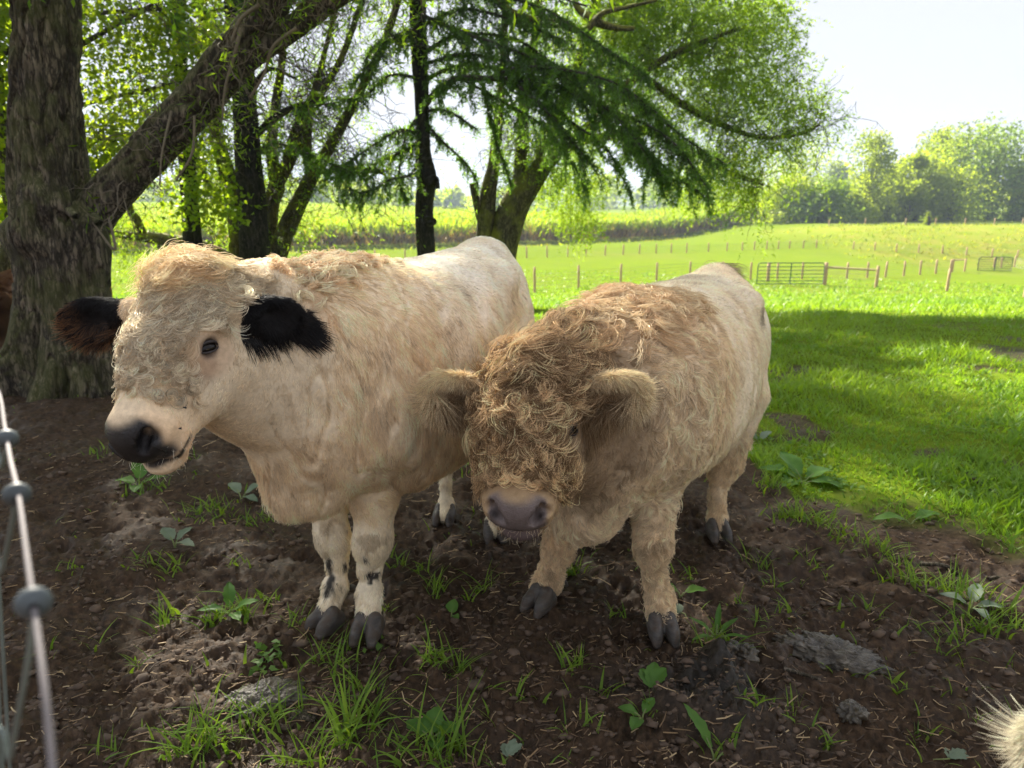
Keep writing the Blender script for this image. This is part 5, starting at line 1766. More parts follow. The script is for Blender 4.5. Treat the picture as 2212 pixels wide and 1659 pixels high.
# --- the tan cow with the curly head
def spec_tan():
    S = {}
    T, f, l = np.array([1.03, 3.50, 0]), unit([-.49, -.872, 0]), unit([.872, -.49, 0])
    S.update(T=T, f=f, l=l, lo=(-.45, 1.55, .02), hi=(1.6, 3.85, 1.42), h=.0088)
    o, tgt = W(1150, 795, 2.10), W(1114, 1092, 1.78)
    hf, hl, hn = frame(tgt - o, (-.16, -1, .50))
    hs = np.linalg.norm(tgt - o) / .455
    S["head"] = (o, hf, hl, hn, hs)
    S["barrel"] = [(-.02, .05, 1.10, .95), (.03, .15, 1.165, .78), (.12, .225, 1.195, .62), (.24, .275, 1.205, .54), (.42, .31, 1.20, .475), (.62, .330, 1.195, .425), (.85, .335, 1.19, .405), (1.06, .30, 1.185, .425), (1.25, .265, 1.17, .48), (1.38, .225, 1.12, .52), (1.50, .15, 1.05, .60), (1.56, .05, .90, .75)]
    Rf = np.stack([f, l, [0, 0, 1]])
    S["lumps"] = [(T + f * .13 + [0, 0, 1.15], (.10, .08, .075), Rf), (T + f * .42 + l * .20 + [0, 0, 1.08], (.10, .08, .07), Rf), (T + f * .42 - l * .20 + [0, 0, 1.08], (.10, .08, .07), Rf),
                  (T + f * 1.22 + l * .20 + [0, 0, .84], (.15, .09, .25), Rf), (T + f * 1.22 - l * .20 + [0, 0, .84], (.15, .09, .25), Rf),
                  (T + f * .32 + l * .19 + [0, 0, .78], (.20, .11, .28), Rf), (T + f * .32 - l * .19 + [0, 0, .78], (.20, .11, .28), Rf),
                  (W(1290, 1040, 2.33), (.16, .15, .15), Rf), (W(1262, 1115, 2.30), (.10, .10, .085), Rf)]
    S["neck"] = [[(W(1335, 790, 2.52), .20), (W(1262, 850, 2.30), .150), (W(1190, 890, 2.12), .11)], [(W(1310, 710, 2.54), .105), (W(1245, 765, 2.34), .10), (W(1190, 830, 2.14), .09)],
                 [(W(1320, 960, 2.44), .17), (W(1250, 975, 2.24), .125), (W(1185, 965, 2.06), .095)]]
    S["legs"] = [[(W(1420, 1000, 2.44), .112), (W(1412, 1090, 2.36), .068), (W(1411, 1172, 2.31), .056), (W(1411, 1192, 2.31), .050), (W(1414, 1238, 2.32), .037), (W(1425, 1295, 2.31), .043), (W(1429, 1332, 2.27), .046)],
                 [(W(1265, 1020, 2.56), .11), (W(1228, 1110, 2.55), .068), (W(1210, 1165, 2.54), .053), (W(1204, 1185, 2.54), .052), (W(1196, 1220, 2.54), .036), (W(1187, 1252, 2.52), .042), (W(1174, 1270, 2.48), .044)],
                 [(T + f * .34 + l * .17 + [0, 0, .66], .155), (W(1566, 1000, 3.14), .078), (W(1560, 1020, 3.13), .056), (W(1550, 1068, 3.08), .036), (W(1550, 1118, 3.06), .042), (W(1549, 1142, 3.02), .044)],
                 [(T + f * .34 - l * .17 + [0, 0, .66], .155), (T + f * .26 - l * .19 + [0, 0, .40], .07), (T + f * .30 - l * .19 + [0, 0, .24], .042), (T + f * .34 - l * .19 + [0, 0, .10], .046)]]
    S["hooves"] = [(W(1431, 1366, 2.235) * [1, 1, 0], (.02, -1)), (W(1166, 1290, 2.42) * [1, 1, 0], (-.62, -.8)), (G(1550, 1162), (.05, -1)), ((T + f * .37 - l * .19) * [1, 1, 0], f[:2])]
    S["tail"] = [(T + f * .05 + [0, 0, 1.15], .05), (T - f * .045 + [0, 0, 1.08], .042), (T - f * .10 + [0, 0, .75], .03), (T - f * .09 + [0, 0, .45], .035)]
    el = (W(1266, 846, 2.06), W(1378, 826, 2.00), .044, .019, np.array([.0, -.92, -.35]))
    er = (W(1036, 846, 2.12), W(936, 826, 2.06), .044, .019, np.array([.2, -.92, -.35]))
    S["ears"] = [el, er]
    S["eyes"] = (-1, 1)
    S["eye_out"] = .004
    S["muzzle"] = 1.10
    S["skin"] = SKIN
    S["hoof"] = 1.06
    tan, pale, rust, dark = np.array([.91, .75, .53]), np.array([.94, .82, .64]), np.array([.86, .64, .41]), np.array([.25, .16, .085])
    def paint(V, Q, N, hp, st, p):
        info = {}
        nose, lips, eye, front = head_masks(hp, .90)
        em = ear_masks(V, S["ears"])
        n1 = fbm(V * 4.0, 3, 191)
        c = np.tile(tan, (len(V), 1))
        c = blend(c, sstep(1.15, .7, st) * (.65 + .3 * n1), pale)
        c = blend(c, sstep(.95, 1.15, V[:, 2]) * sstep(.9, 1.2, st) * .8, rust)
        c = blend(c, sstep(.48, .34, V[:, 2]) * .8, (.80, .63, .41))
        c = blend(c, sstep(.1, .7, n1) * .35, rust)
        c = blend(c, spots(V, [(W(1414, 1182, 2.26), (.05, .09, .024)), (W(1190, 1245, 2.47), (.04, .09, .022))]) * .45, (.34, .22, .12))
        c = blend(c, spots(V, [(T + f * .0 + [0, 0, 1.19], (.14, .14, .07)), (T + f * .42 + l * .26 + [0, 0, 1.02], (.07, .05, .05))]) * .5, (.22, .17, .13))
        hd = sstep(.50, .36, np.linalg.norm(hp - [.2, 0, -.05], axis=1))
        c = blend(c, hd * .8, dark)
        a, b, cc = hp.T
        c = blend(c, hd * sstep(.37, .41, a), (.46, .32, .18))
        c = blend(c, nose, (.20, .158, .150))
        c = blend(c, head_masks.nost, (.012, .009, .009))
        c = blend(c, lips, (.20, .15, .14))
        c = blend(c, sstep(.40, .45, a) * sstep(.07, .05, np.abs(b)) * sstep(-.125, -.14, cc) * hd, (.15, .11, .105))
        c = blend(c, eye * .7, (.10, .07, .055))
        for k, (m, tt) in enumerate(em):
            c = blend(c, m, (.34, .23, .13))
        info.update(tint=c, wet=np.maximum(nose, lips * .8), nose=nose, lips=lips, eye=eye, front=front, ears=em, head=hd)
        return V, N, info
    S["paint"] = paint
    def coat(t, V, Q, N, info, hp, p):
        earw = np.maximum(info["ears"][0][0], info["ears"][1][0])
        bare = np.clip(info["nose"] + info["lips"] + info["eye"] * 1.2, 0, 1)
        down = np.array([0, 0, -1.0])
        st = (V - T) @ f
        def direction(P, hq):
            z = P[:, 2]
            D = np.outer(.45 + .75 * sstep(.8, 1.1, z), -f) + np.outer(.85 * np.ones(len(P)), down)
            D = blend(D, sstep(.48, .38, z), down)
            hd = sstep(.50, .36, np.linalg.norm(hq - [.2, 0, -.05], axis=1))
            hdv = hf * .8 + np.outer(np.sign(hq[:, 1]) * .3, hl)
            D = D * (1 - hd[:, None]) + hdv * hd[:, None]
            return D + .55 * np.stack([fbm(P * 7.5, 2, 201 + k) for k in range(3)], 1)
        w = (1 - bare) * (1 - earw) * np.where(info["head"] > .5, 1.2, 1.0)
        P, n, vi = sample_surface(V, Q, N, 150000, w)
        hq = (P - o) @ np.stack([hf, hl, hn]).T / hs
        s1 = (P - T) @ f
        L = .030 + .014 * noise3(P * 9, 4) + .014 * sstep(.9, 1.3, s1)
        L = np.where(P[:, 2] < .42, .036, L)
        L = np.where(info["head"][vi] > .5, .024, L) * (.6 + .8 * rng.random(len(P)))
        edge = sstep(.15, .09, np.linalg.norm(hq - [.47, 0, -.06], axis=1))
        L = np.where(edge > .5, np.minimum(L, .013), L)
        ed = np.linalg.norm(hq - np.stack([0 * hq[:, 0] + .186, np.sign(hq[:, 1]) * .126, 0 * hq[:, 0] - .05], 1), axis=1)
        L = np.where(ed < .06, np.minimum(L, .009), L)
        H = fur(P, n, direction(P, hq), L, 5, .34, .6, .28)
        al = unit(-f * .6 + [0, 0, -.75]); ac = unit(np.cross(al, l))
        st3 = np.column_stack([P @ al * 7, P @ ac * 44, P @ l * 30])
        wv = noise3(st3 + .7 * fbm(P * 6, 2, 33)[:, None], 7)
        col = info["tint"][vi] * (1 + .20 * wv + .12 * noise3(P * 24, 8) + .12 * rng.normal(size=len(P)))[:, None]
        col = blend(col, sstep(.25, .7, wv) * .30 * (1 - info["head"][vi]), np.array([.93, .80, .60]))
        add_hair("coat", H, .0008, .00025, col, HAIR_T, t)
        # wavy shag on neck, chest, shoulders and legs
        sw = sstep(1.05, 1.3, st) * (1 - info["head"]) * (1 - earw) + .9 * sstep(.50, .42, V[:, 2])
        P, n, vi = sample_surface(V, Q, N, 3600, sw)
        hq = (P - o) @ np.stack([hf, hl, hn]).T / hs
        L = np.where(P[:, 2] < .42, .028, .056) * (.6 + .8 * rng.random(len(P)))
        H = locks(P, n, direction(P, hq), L, 12, 8, .85, .0045, .0060, .30, .35, 1.2, .3)
        col = np.repeat(info["tint"][vi] * (.78 + .45 * rng.random((len(P), 1))), 12, 0) * (1 + .1 * rng.normal(size=(len(P) * 12, 1)))
        add_hair("shaggy_hair", H, .0008, .0003, col, HAIR_T, t)
        # tight curls on the head
        fw = np.maximum(info["front"], sstep(.30, .24, np.abs(hp[:, 0] - .05)) * (hp[:, 2] > -.18)) * sstep(.20, .115, np.abs(hp[:, 1])) ** 1.5 * sstep(-.21, -.09, hp[:, 2] + .3 * np.clip(.10 - hp[:, 0], 0, .3)) * info["head"] * (1 - bare) * (1 - earw * .9) * sstep(.43, .35, hp[:, 0] + .15 * np.clip(-hp[:, 2] - .10, 0, .2)) * np.where(hp[:, 2] > -.13, 1, .5)
        eyed = np.linalg.norm(hp - np.stack([0 * hp[:, 0] + .186, np.sign(hp[:, 1]) * .126, 0 * hp[:, 0] - .05], 1), axis=1)
        fw = fw * sstep(.080, .115, eyed + .05 * (hp[:, 1] < 0)) * np.where(hp[:, 0] < -.05, .6, 1)
        P, n, vi = sample_surface(V, Q, N, 2500, fw)
        hq = (P - o) @ np.stack([hf, hl, hn]).T / hs
        D = hf * .9 + np.outer(np.sign(hq[:, 1]) * .3 + 2.2 * hq[:, 1], hl)
        top = sstep(.12, -.02, hq[:, 0])
        rimw = np.clip(1 - fw[vi] / max(fw.max(), 1e-6), 0, 1)
        L = (.100 + .035 * top) * (.55 + .8 * rng.random(len(P))) * (1 - .45 * sstep(.25, .40, hq[:, 0]))
        per = 20
        H = locks(P, n, D, L, per, 12, 3.5, .017, .0046, .8, .30, 1.2, .16)
        base = np.where(rng.random((len(P), 1)) < .50, [[.86, .61, .35]], [[.22, .135, .065]])
        base = blend(base, .55 * rimw, (.70, .50, .29))
        tone = np.repeat(.65 + .7 * rng.random(len(P)), per) * (1 + .12 * rng.normal(size=len(P) * per))
        add_hair("curls", H, .00068, .0002, np.repeat(base, per, 0) * tone[:, None], HAIR_T, t)
        whiskers(t, V, Q, N, hp, HAIR_T, (.9, .75, .5), 110)
        # the shaggy ruff on the withers
        lat = np.abs((V - T) @ l)
        cw = sstep(1.06, 1.18, V[:, 2]) * sstep(.95, 1.15, st) * sstep(.2, .1, lat) * (1 - info["head"]) * (1 - earw)
        P, n, vi = sample_surface(V, Q, N, 420, cw)
        D = np.outer(rng.normal(size=len(P)) * .6 + .5, l) - f * .2 + [0, 0, -.3]
        H = locks(P, n, D, .085 * (.7 + .6 * rng.random(len(P))), 24, 10, 1.2, .010, .0085, .55, .35, 1.2, .3)
        base = np.where(rng.random((len(P), 1)) < .5, [[.86, .69, .45]], [[.72, .52, .31]])
        add_hair("ruff", H, .0009, .0003, np.repeat(base, 24, 0) * (.8 + .4 * rng.random((len(P) * 24, 1))), HAIR_T, t)
        for k, (e, (m, tt)) in enumerate(zip(S["ears"], info["ears"])):
            d = unit(np.asarray(e[1]) - e[0])
            P, n, vi = sample_surface(V, Q, N, 26000, m)
            low = sstep(.0, -.05, P[:, 2] - (np.asarray(e[0])[2] + (np.asarray(e[1]) - e[0])[2] * tt[vi]))
            tipw = sstep(.5, .95, tt[vi])
            D = d * (.45 + .35 * tipw)[:, None] + np.outer(.7 + 1.1 * low, down) + n * .12
            L = (.046 + .095 * low + .008 * tipw) * (.6 + .8 * rng.random(len(P)))
            H = fur(P, n, D, L, 7, .38, 1.0, .24)
            rim = np.clip(tipw * .8 + .75 * sstep(.012, .035, P[:, 2] - (np.asarray(e[0])[2] + (np.asarray(e[1]) - e[0])[2] * tt[vi])) + .30 * rng.random(len(P)), 0, 1) * .85  # rim light painted into the hair: tip and upper edge paler than inside
            col = blend(np.tile([.22, .13, .06], (len(P), 1)), rim, (.98, .80, .52)) * (.65 + .7 * rng.random((len(P), 1)))
            add_hair("ear_fringe", H, .00058, .00015, col, HAIR_T, t)
        # the dark tuft hanging at the tail head
        n = 900
        k = rng.random((n, 1))
        P = (T + f * .10 + [0, 0, 1.20]) * (1 - k) + (T - f * .05 + [0, 0, 1.09]) * k + rng.normal(size=(n, 3)) * [.028, .028, .012]
        H = fur(P, np.tile([0, 0, 1.0], (n, 1)), np.tile(l * .55 - f * .6 + [0, 0, -.9], (n, 1)), .085 * (.5 + rng.random(n)), 7, .55, 2.4, .3)
        add_hair("tail_hair", H, .0009, .0003, np.tile([.46, .36, .25], (n, 1)) * (.4 + 1.0 * rng.random((n, 1))), HAIR_T, t)
    S["coat"] = coat
    return S

cow_white = build_cow("cow", "cream white cow with black ears and head turned to the left", "cattle by the fence", spec_white())
cow_tan = build_cow("cow", "tan cow with dark curly forehead standing head lowered towards the camera", "cattle by the fence", spec_tan())

# --- two more animals that the picture only catches at its edges: copies of the tan one in other coats
def copy_cow(src, label, anchor, target, turn, scale, skin, hair):
    """copies the animal and each of its parts so that the world point anchor of the original comes to lie at target"""
    new = src.copy()
    COL.objects.link(new)
    tag(new, label)
    rot = Matrix.Rotation(turn, 3, 'Z')
    new.rotation_euler = (0, 0, turn)
    new.scale = (scale,) * 3
    new.location = Vector(target) - rot @ ((Vector(anchor) - src.location) * scale)
    for ch in list(src.children):
        c = ch.copy()
        COL.objects.link(c)
        c.parent = new
        c.matrix_parent_inverse = ch.matrix_parent_inverse.copy()
        for g in ch.children:
            d = g.copy(); COL.objects.link(d); d.parent = c; d.matrix_parent_inverse = g.matrix_parent_inverse.copy()
        m = hair if ch.type == 'CURVES' else (skin if ch.name.startswith("body") else None)
        if m:
            c.material_slots[0].link = 'OBJECT'
            c.material_slots[0].material = m
    return new

copy_cow(cow_tan, "pale calf whose fuzzy ear just enters at the bottom right corner", W(914, 824, 2.14), W(2204, 1512, .95), math.radians(-36), .86, skin_mat("pale_calf_skin", (.9, .95, 1.0)), hair_mat("pale_calf_hair", (.95, 1.08, 1.28)))
copy_cow(cow_tan, "dark brown cow mostly hidden behind the big willow trunk at left edge", W(1402, 832, 2.10), W(30, 642, 7.7), math.radians(22), 1.04, skin_mat("brown_cow_skin", (.22, .15, .10)), hair_mat("brown_cow_hair", (.24, .15, .10)))

# --- two flies on the white cow's cheek
def flies():
    from mathutils.bvhtree import BVHTree
    me = next(c for c in cow_white.children if c.name.startswith("body")).data
    bvh = BVHTree.FromPolygons([v.co for v in me.vertices], [p.vertices[:] for p in me.polygons])
    m = plain("fly_black", (.012, .011, .010), .35)
    for u, v, lb in ((395, 881, "upper of two tiny black flies on the white cow's cheek"), (380, 925, "lower of two tiny black flies on the white cow's cheek")):
        d = unit(ray(u, v))
        hit, nrm, _, _ = bvh.ray_cast(Vector((0, 0, EYE)), Vector(d))
        if hit is None:
            continue
        nrm = np.array(nrm)
        c = np.array(hit) + nrm * .012
        t = thing("fly", c, lb, "fly", "flies on the white cow")
        s1 = unit(np.cross(nrm, [.5, 0, 1])); s2 = np.cross(nrm, s1)
        v_, f_ = tube([c - s1 * .005, c - s1 * .0025, c + s1 * .001, c + s1 * .0035, c + s1 * .005], [.0006, .0021, .0020, .0014, .0004], None, 8)
        mesh_obj("abdomen", v_, f_, m, t, None, True)
        for q in (-1, 1):
            v_, f_ = leaf_quads(np.array([c + s1 * .001 + nrm * .0015]), np.array([-s1 + s2 * q * .5]), .007, .003)
            mesh_obj("wing", v_, f_, m, t)
flies()
# ------------------------------------------------------------------ grass
def blades(x, y, h, w, bend=.6, segs=3, spread=.35):
    """curved tapering grass blades standing on the ground"""
    n = len(x)
    z = ground_z(x, y) - .004
    P = np.column_stack([x, y, z])
    an = rng.random(n) * 6.28
    lean = np.column_stack([np.cos(an), np.sin(an), 0 * an])
    sd = np.column_stack([-np.sin(an + rng.normal(size=n) * .6), np.cos(an + rng.normal(size=n) * .6), 0 * an])
    b = bend * (.25 + 1.1 * rng.random(n))
    V = []
    for k in range(segs + 1):
        t = k / segs
        c = P + np.outer(h * (t - .22 * b * t * t), [0, 0, 1.0]) + lean * (h * (spread * t + b * t * t) * .8)[:, None]
        if k < segs:
            ww = (w * (1 - t ** 1.6) * .5 + w * .06)[:, None]
            V += [c - sd * ww, c + sd * ww]
        else:
            V += [c]
    V = np.stack(V, 1)
    m = V.shape[1]
    base = np.arange(n)[:, None] * m
    Q = [base + np.array([2 * k, 2 * k + 1, 2 * k + 3, 2 * k + 2]) for k in range(segs - 1)]
    Tr = base + np.array([2 * (segs - 1), 2 * (segs - 1) + 1, 2 * segs])
    faces = ([np.concatenate(Q)] if Q else []) + [Tr]
    return V.reshape(-1, 3), faces, m

MAT_GRASS = leaf_mat("grass_blade", (.100, .220, .026), (.215, .325, .036), .45, 1.6, .42)

def lawn():
    # density falls off with the square of the distance, so that no blade is much smaller than the eye can see
    n = 230000
    d = np.exp(rng.uniform(math.log(2.2), math.log(46), n))
    an = rng.uniform(math.radians(-50), math.radians(50), n)
    x, y = d * np.sin(an), d * np.cos(an)
    m = mud_mask(x, y)
    clump = noise3(np.column_stack([x * 1.1, y * 1.1, 0 * x]), 12) + .5 * noise3(np.column_stack([x * 4, y * 4, 0 * x]), 13)
    edge = y - lawn_edge(x) + .5 * noise3(np.column_stack([x * 1.5, y * 1.5, 0 * x]), 5)
    keep = (rng.random(n) > np.maximum(m, .5 * sstep(.45, -.25, edge)) * np.where(edge > .2, .93, 1.0)) & (clump > -1.0 - .5 * (y > 6)) & ((y < 40) | (rng.random(n) < .5))
    x, y, d, clump = x[keep], y[keep], d[keep], clump[keep]
    h = (.045 + .06 * rng.random(len(x))) * (1 + .75 * clump).clip(.3, 2) * np.interp(d, [2, 10, 40], [1, 1.05, 1.3])
    w = np.interp(d, [2, 4, 9, 20, 46], [.0065, .0085, .014, .028, .07]) * (.6 + .9 * rng.random(len(x)))
    o = []
    nearm = d < 9
    V, F, A, k = [], [], [], 0
    for sel, sg in ((nearm, 3), (~nearm, 1)):
        v, f, mm = blades(x[sel], y[sel], h[sel], w[sel], .75, sg)
        V.append(v)
        F += [q + k for q in f]
        k += len(v)
        patch = .35 + .35 * noise3(np.column_stack([x[sel] * .7, y[sel] * .7, 0 * x[sel]]), 14) + .3 * rng.random(sel.sum())
        A.append(np.repeat(np.clip(patch, 0, 1), mm))
    o = mesh_obj("pasture_grass", np.concatenate(V), F, MAT_GRASS, None, {"var": np.concatenate(A)}, True, "stuff")
    tag(o, "bright green pasture grass beyond the trampled mud", "grass")
lawn()

# tufts that stand in the mud: (u, v, spread m, blades, height m)
TUFTS = [(755, 1590, .08, 70, .15), (790, 1540, .06, 36, .14), (770, 1480, .07, 26, .11), (940, 1428, .07, 70, .085), (975, 1440, .06, 40, .08), (935, 1635, .10, 40, .17), (985, 1600, .05, 22, .16),
         (1235, 1440, .06, 34, .09), (940, 1290, .045, 40, .10), (1038, 1275, .05, 26, .10), (1020, 1300, .03, 12, .10), (1240, 1240, .05, 40, .09), (1195, 1060, .06, 30, .06), (1560, 1400, .06, 34, .09), (1520, 1400, .05, 18, .09),
         (360, 1360, .05, 28, .10), (490, 1340, .09, 50, .09), (455, 1352, .05, 26, .10), (540, 1335, .06, 30, .08), (330, 1230, .12, 40, .06), (370, 1240, .06, 26, .08), (230, 985, .10, 44, .07), (300, 1060, .15, 60, .07), (430, 1110, .14, 60, .08),
         (480, 1110, .16, 80, .07), (560, 1130, .12, 50, .06), (410, 1000, .08, 26, .06), (905, 1000, .18, 90, .07), (890, 1040, .10, 40, .07), (1010, 1020, .12, 30, .07), (480, 1600, .12, 60, .12), (440, 1625, .09, 50, .12), (560, 1570, .10, 40, .10), (610, 1550, .10, 32, .10),
         (640, 1360, .06, 24, .06), (585, 1300, .07, 22, .06), (830, 1320, .05, 22, .06), (860, 1230, .05, 30, .07), (905, 1240, .06, 26, .06), (690, 1440, .14, 50, .12), (720, 1400, .08, 26, .09), (210, 1405, .05, 10, .10), (290, 1440, .07, 16, .08), (150, 1240, .06, 14, .08),
         (2090, 1300, .12, 90, .12), (2120, 1370, .13, 80, .10), (2050, 1400, .10, 50, .09), (2170, 1340, .10, 50, .11), (1830, 1170, .12, 60, .09), (1760, 1130, .16, 120, .09), (1660, 1060, .10, 90, .10), (1700, 1120, .12, 90, .09), (1900, 1190, .14, 90, .09), (1950, 1250, .12, 60, .09), (2020, 1270, .10, 60, .09),
         (1640, 1210, .08, 30, .08), (1700, 1330, .05, 16, .07), (1640, 1350, .08, 26, .06), (1590, 1300, .05, 14, .06), (1750, 1210, .10, 34, .06), (1680, 1260, .09, 24, .06), (1480, 1240, .06, 20, .07), (1610, 1560, .05, 14, .06), (1700, 1560, .08, 20, .06), (1560, 1620, .05, 12, .06), (1790, 1620, .06, 16, .06), (1330, 1330, .05, 14, .06), (1310, 1480, .04, 10, .07), (1240, 1580, .07, 16, .06), (1110, 1500, .05, 12, .06), (1390, 1560, .05, 14, .06),
         (2000, 1580, .05, 14, .07), (2100, 1560, .05, 10, .06), (1950, 1480, .05, 12, .06), (1870, 1330, .05, 14, .06), (380, 1640, .05, 16, .10), (240, 1640, .04, 10, .10), (860, 1650, .10, 40, .08), (700, 1640, .10, 44, .12), (140, 840, .12, 24, .06), (30, 780, .08, 14, .16), (220, 850, .14, 30, .06), (520, 1230, .08, 18, .06), (120, 1420, .05, 8, .07), (640, 1640, .07, 24, .10)]
def tufts():
    X, Y, H = [], [], []
    for u, v, sp, n, h in TUFTS:
        g = G(u, v)
        n = int(n * .72)
        X.append(g[0] + rng.normal(size=n) * sp * .42)
        Y.append(g[1] + rng.normal(size=n) * sp * .42)
        H.append(h * (.35 + .9 * rng.random(n)))
    # scattered single sprigs all over the mud
    n = 1500
    d = np.exp(rng.uniform(math.log(1.3), math.log(7.5), n)); a = rng.uniform(-.8, .8, n)
    x, y = d * np.sin(a), d * np.cos(a)
    ok = noise3(np.column_stack([x * 2.2, y * 2.2, 0 * x]), 15) > .02
    X.append(x[ok]); Y.append(y[ok]); H.append(.02 + .05 * rng.random(ok.sum()))
    X, Y, H = map(np.concatenate, (X, Y, H))
    w = .0045 + .0060 * rng.random(len(X)) ** 1.5
    v, f, m = blades(X, Y, H, w, 1.0, 4, .35)
    o = mesh_obj("grass_tufts", v, f, leaf_mat("tuft_blade", (.070, .165, .018), (.190, .290, .034), .42, 1.5, .42), None, {"var": np.repeat(np.clip(.2 + .8 * rng.random(len(X)), 0, 1), m)}, True, "stuff")
    tag(o, "tufts and single sprigs of grass growing in the mud", "grass")
tufts()

def ground_cover():
    """small broad leaves of clover, plantain and seedlings low among the grass"""
    n = 9000
    d = np.exp(rng.uniform(math.log(1.5), math.log(9), n)); a = rng.uniform(-.85, .85, n)
    x, y = d * np.sin(a), d * np.cos(a)
    m = mud_mask(x, y)
    cl = noise3(np.column_stack([x * 1.9, y * 1.9, 0 * x]), 19) + .5 * noise3(np.column_stack([x * 6, y * 6, 0 * x]), 20)
    ok = cl > .18 + 1.05 * m
    x, y = np.repeat(x[ok], 4), np.repeat(y[ok], 4)
    n = len(x)
    x, y = x + rng.normal(size=n) * .014, y + rng.normal(size=n) * .014
    P = np.column_stack([x, y, ground_z(x, y) + rng.uniform(.004, .045, n)])
    D = rng.normal(size=(n, 3)) * [1, 1, .35] + [0, 0, .15]
    L = rng.uniform(.012, .042, n)
    v, f = leaf_quads(P, D, L, L * rng.uniform(.4, .8, n), unit(rng.normal(size=(n, 3)) * .4 + [0, 0, 1]), .12)
    o = mesh_obj("ground_cover_leaves", v, f, leaf_mat("clover_leaf", (.075, .17, .03), (.17, .29, .06), .4, 1.5, .45), None, {"var": np.repeat(rng.random(n), 4)}, kind="stuff")
    tag(o, "low clover and seedling leaves between the grass and mud", "weeds")
ground_cover()

# ------------------------------------------------------------------ litter on the mud
def litter():
    n = 15000
    d = np.exp(rng.uniform(math.log(1.25), math.log(7.0), n)); a = rng.uniform(-.85, .85, n)
    x, y = d * np.sin(a), d * np.cos(a)
    ok = (mud_mask(x, y) > .4) & (noise3(np.column_stack([x * 1.6, y * 1.6, 0 * x]), 16) > -.45 - .5 * rng.random(n))
    x, y = x[ok], y[ok]
    n = len(x)
    L = np.exp(rng.normal(math.log(.026), .55, n)).clip(.008, .14)
    r = (.0009 + .0011 * rng.random(n)) * (1 + 5 * L)
    th = rng.normal(.5, .9, n)
    dr = np.column_stack([np.cos(th), np.sin(th), rng.normal(size=n) * .14])
    z = ground_z(x, y) + .003
    C = np.column_stack([x, y, z])
    s = unit(np.cross(dr, [0, 0, 1.0]))
    u = np.cross(s, dr)
    V = []
    bow = rng.normal(size=n) * .12
    for t in (-.5, 0, .5):
        c = C + dr * (L * t)[:, None] + s * (L * bow * (t * t * 4 - .5))[:, None]
        for k in range(3):
            V.append(c + (s * math.cos(2.1 * k) + u * math.sin(2.1 * k)) * r[:, None])
    V = np.stack(V, 1)
    b = np.arange(n)[:, None] * 9
    F = np.concatenate([b + np.array([k + i * 3, (k + 1) % 3 + i * 3, (k + 1) % 3 + (i + 1) * 3, k + (i + 1) * 3]) for i in (0, 1) for k in range(3)])
    M = Mat("straw_litter")
    v = M.attr("var").outputs["Fac"]
    M.color(M.ramp(v, [(0, (.04, .024, .014)), (.45, (.12, .075, .04)), (.8, (.28, .18, .09)), (1, (.50, .38, .21))]))
    M.set(roughness=.7)
    o = mesh_obj("straw_litter", V.reshape(-1, 3), F, M.m, None, {"var": np.repeat(rng.random(n) ** 1.25, 9)}, kind="stuff")
    tag(o, "bits of straw, needles and twigs trodden into the mud", "litter")
    # crumbs of earth
    n = 10000
    d = np.exp(rng.uniform(math.log(1.25), math.log(5.5), n)); a = rng.uniform(-.85, .85, n)
    x, y = d * np.sin(a), d * np.cos(a)
    ok = (mud_mask(x, y) > .5) & (noise3(np.column_stack([x * 2.6, y * 2.6, 0 * x]), 18) > -.25)
    x, y = x[ok], y[ok]; n = len(x)
    r = np.exp(rng.normal(math.log(.006), .5, n)).clip(.002, .024)
    ico = np.array([[0, 0, 1], [.89, 0, .45], [.28, .85, .45], [-.72, .53, .45], [-.72, -.53, .45], [.28, -.85, .45], [.72, .53, -.45], [-.28, .85, -.45], [-.89, 0, -.45], [-.28, -.85, -.45], [.72, -.53, -.45], [0, 0, -1]])
    fi = np.array([[0, 1, 2], [0, 2, 3], [0, 3, 4], [0, 4, 5], [0, 5, 1], [1, 6, 2], [2, 7, 3], [3, 8, 4], [4, 9, 5], [5, 10, 1], [6, 7, 2], [7, 8, 3], [8, 9, 4], [9, 10, 5], [10, 6, 1], [11, 7, 6], [11, 8, 7], [11, 9, 8], [11, 10, 9], [11, 6, 10]])
    V = ico[None] * r[:, None, None] * (1 + .35 * rng.normal(size=(n, 12, 1))) * np.array([1.3, 1, .7])
    V = V + np.column_stack([x, y, ground_z(x, y) + r * .1])[:, None]
    F = (np.arange(n)[:, None, None] * 12 + fi[None]).reshape(-1, 3)
    o = mesh_obj("mud_crumbs", V.reshape(-1, 3), F, plain("mud_crumb", (.095, .062, .039), .8, var=.5, scale=30), None, None, True, "stuff")
    tag(o, "crumbs and small clods of dark earth strewn over the mud", "mud")
litter()

# ------------------------------------------------------------------ single things lying or growing in the mud
MAT_DOCK = leaf_mat("dock_leaf", (.06, .15, .025), (.12, .24, .045), .38, 1.5, .45)
MAT_GREY = leaf_mat("greyish_leaf", (.12, .17, .11), (.22, .27, .19), .25, 1.2, .55)
MAT_STEM = plain("plant_stem", (.16, .20, .06), .6)

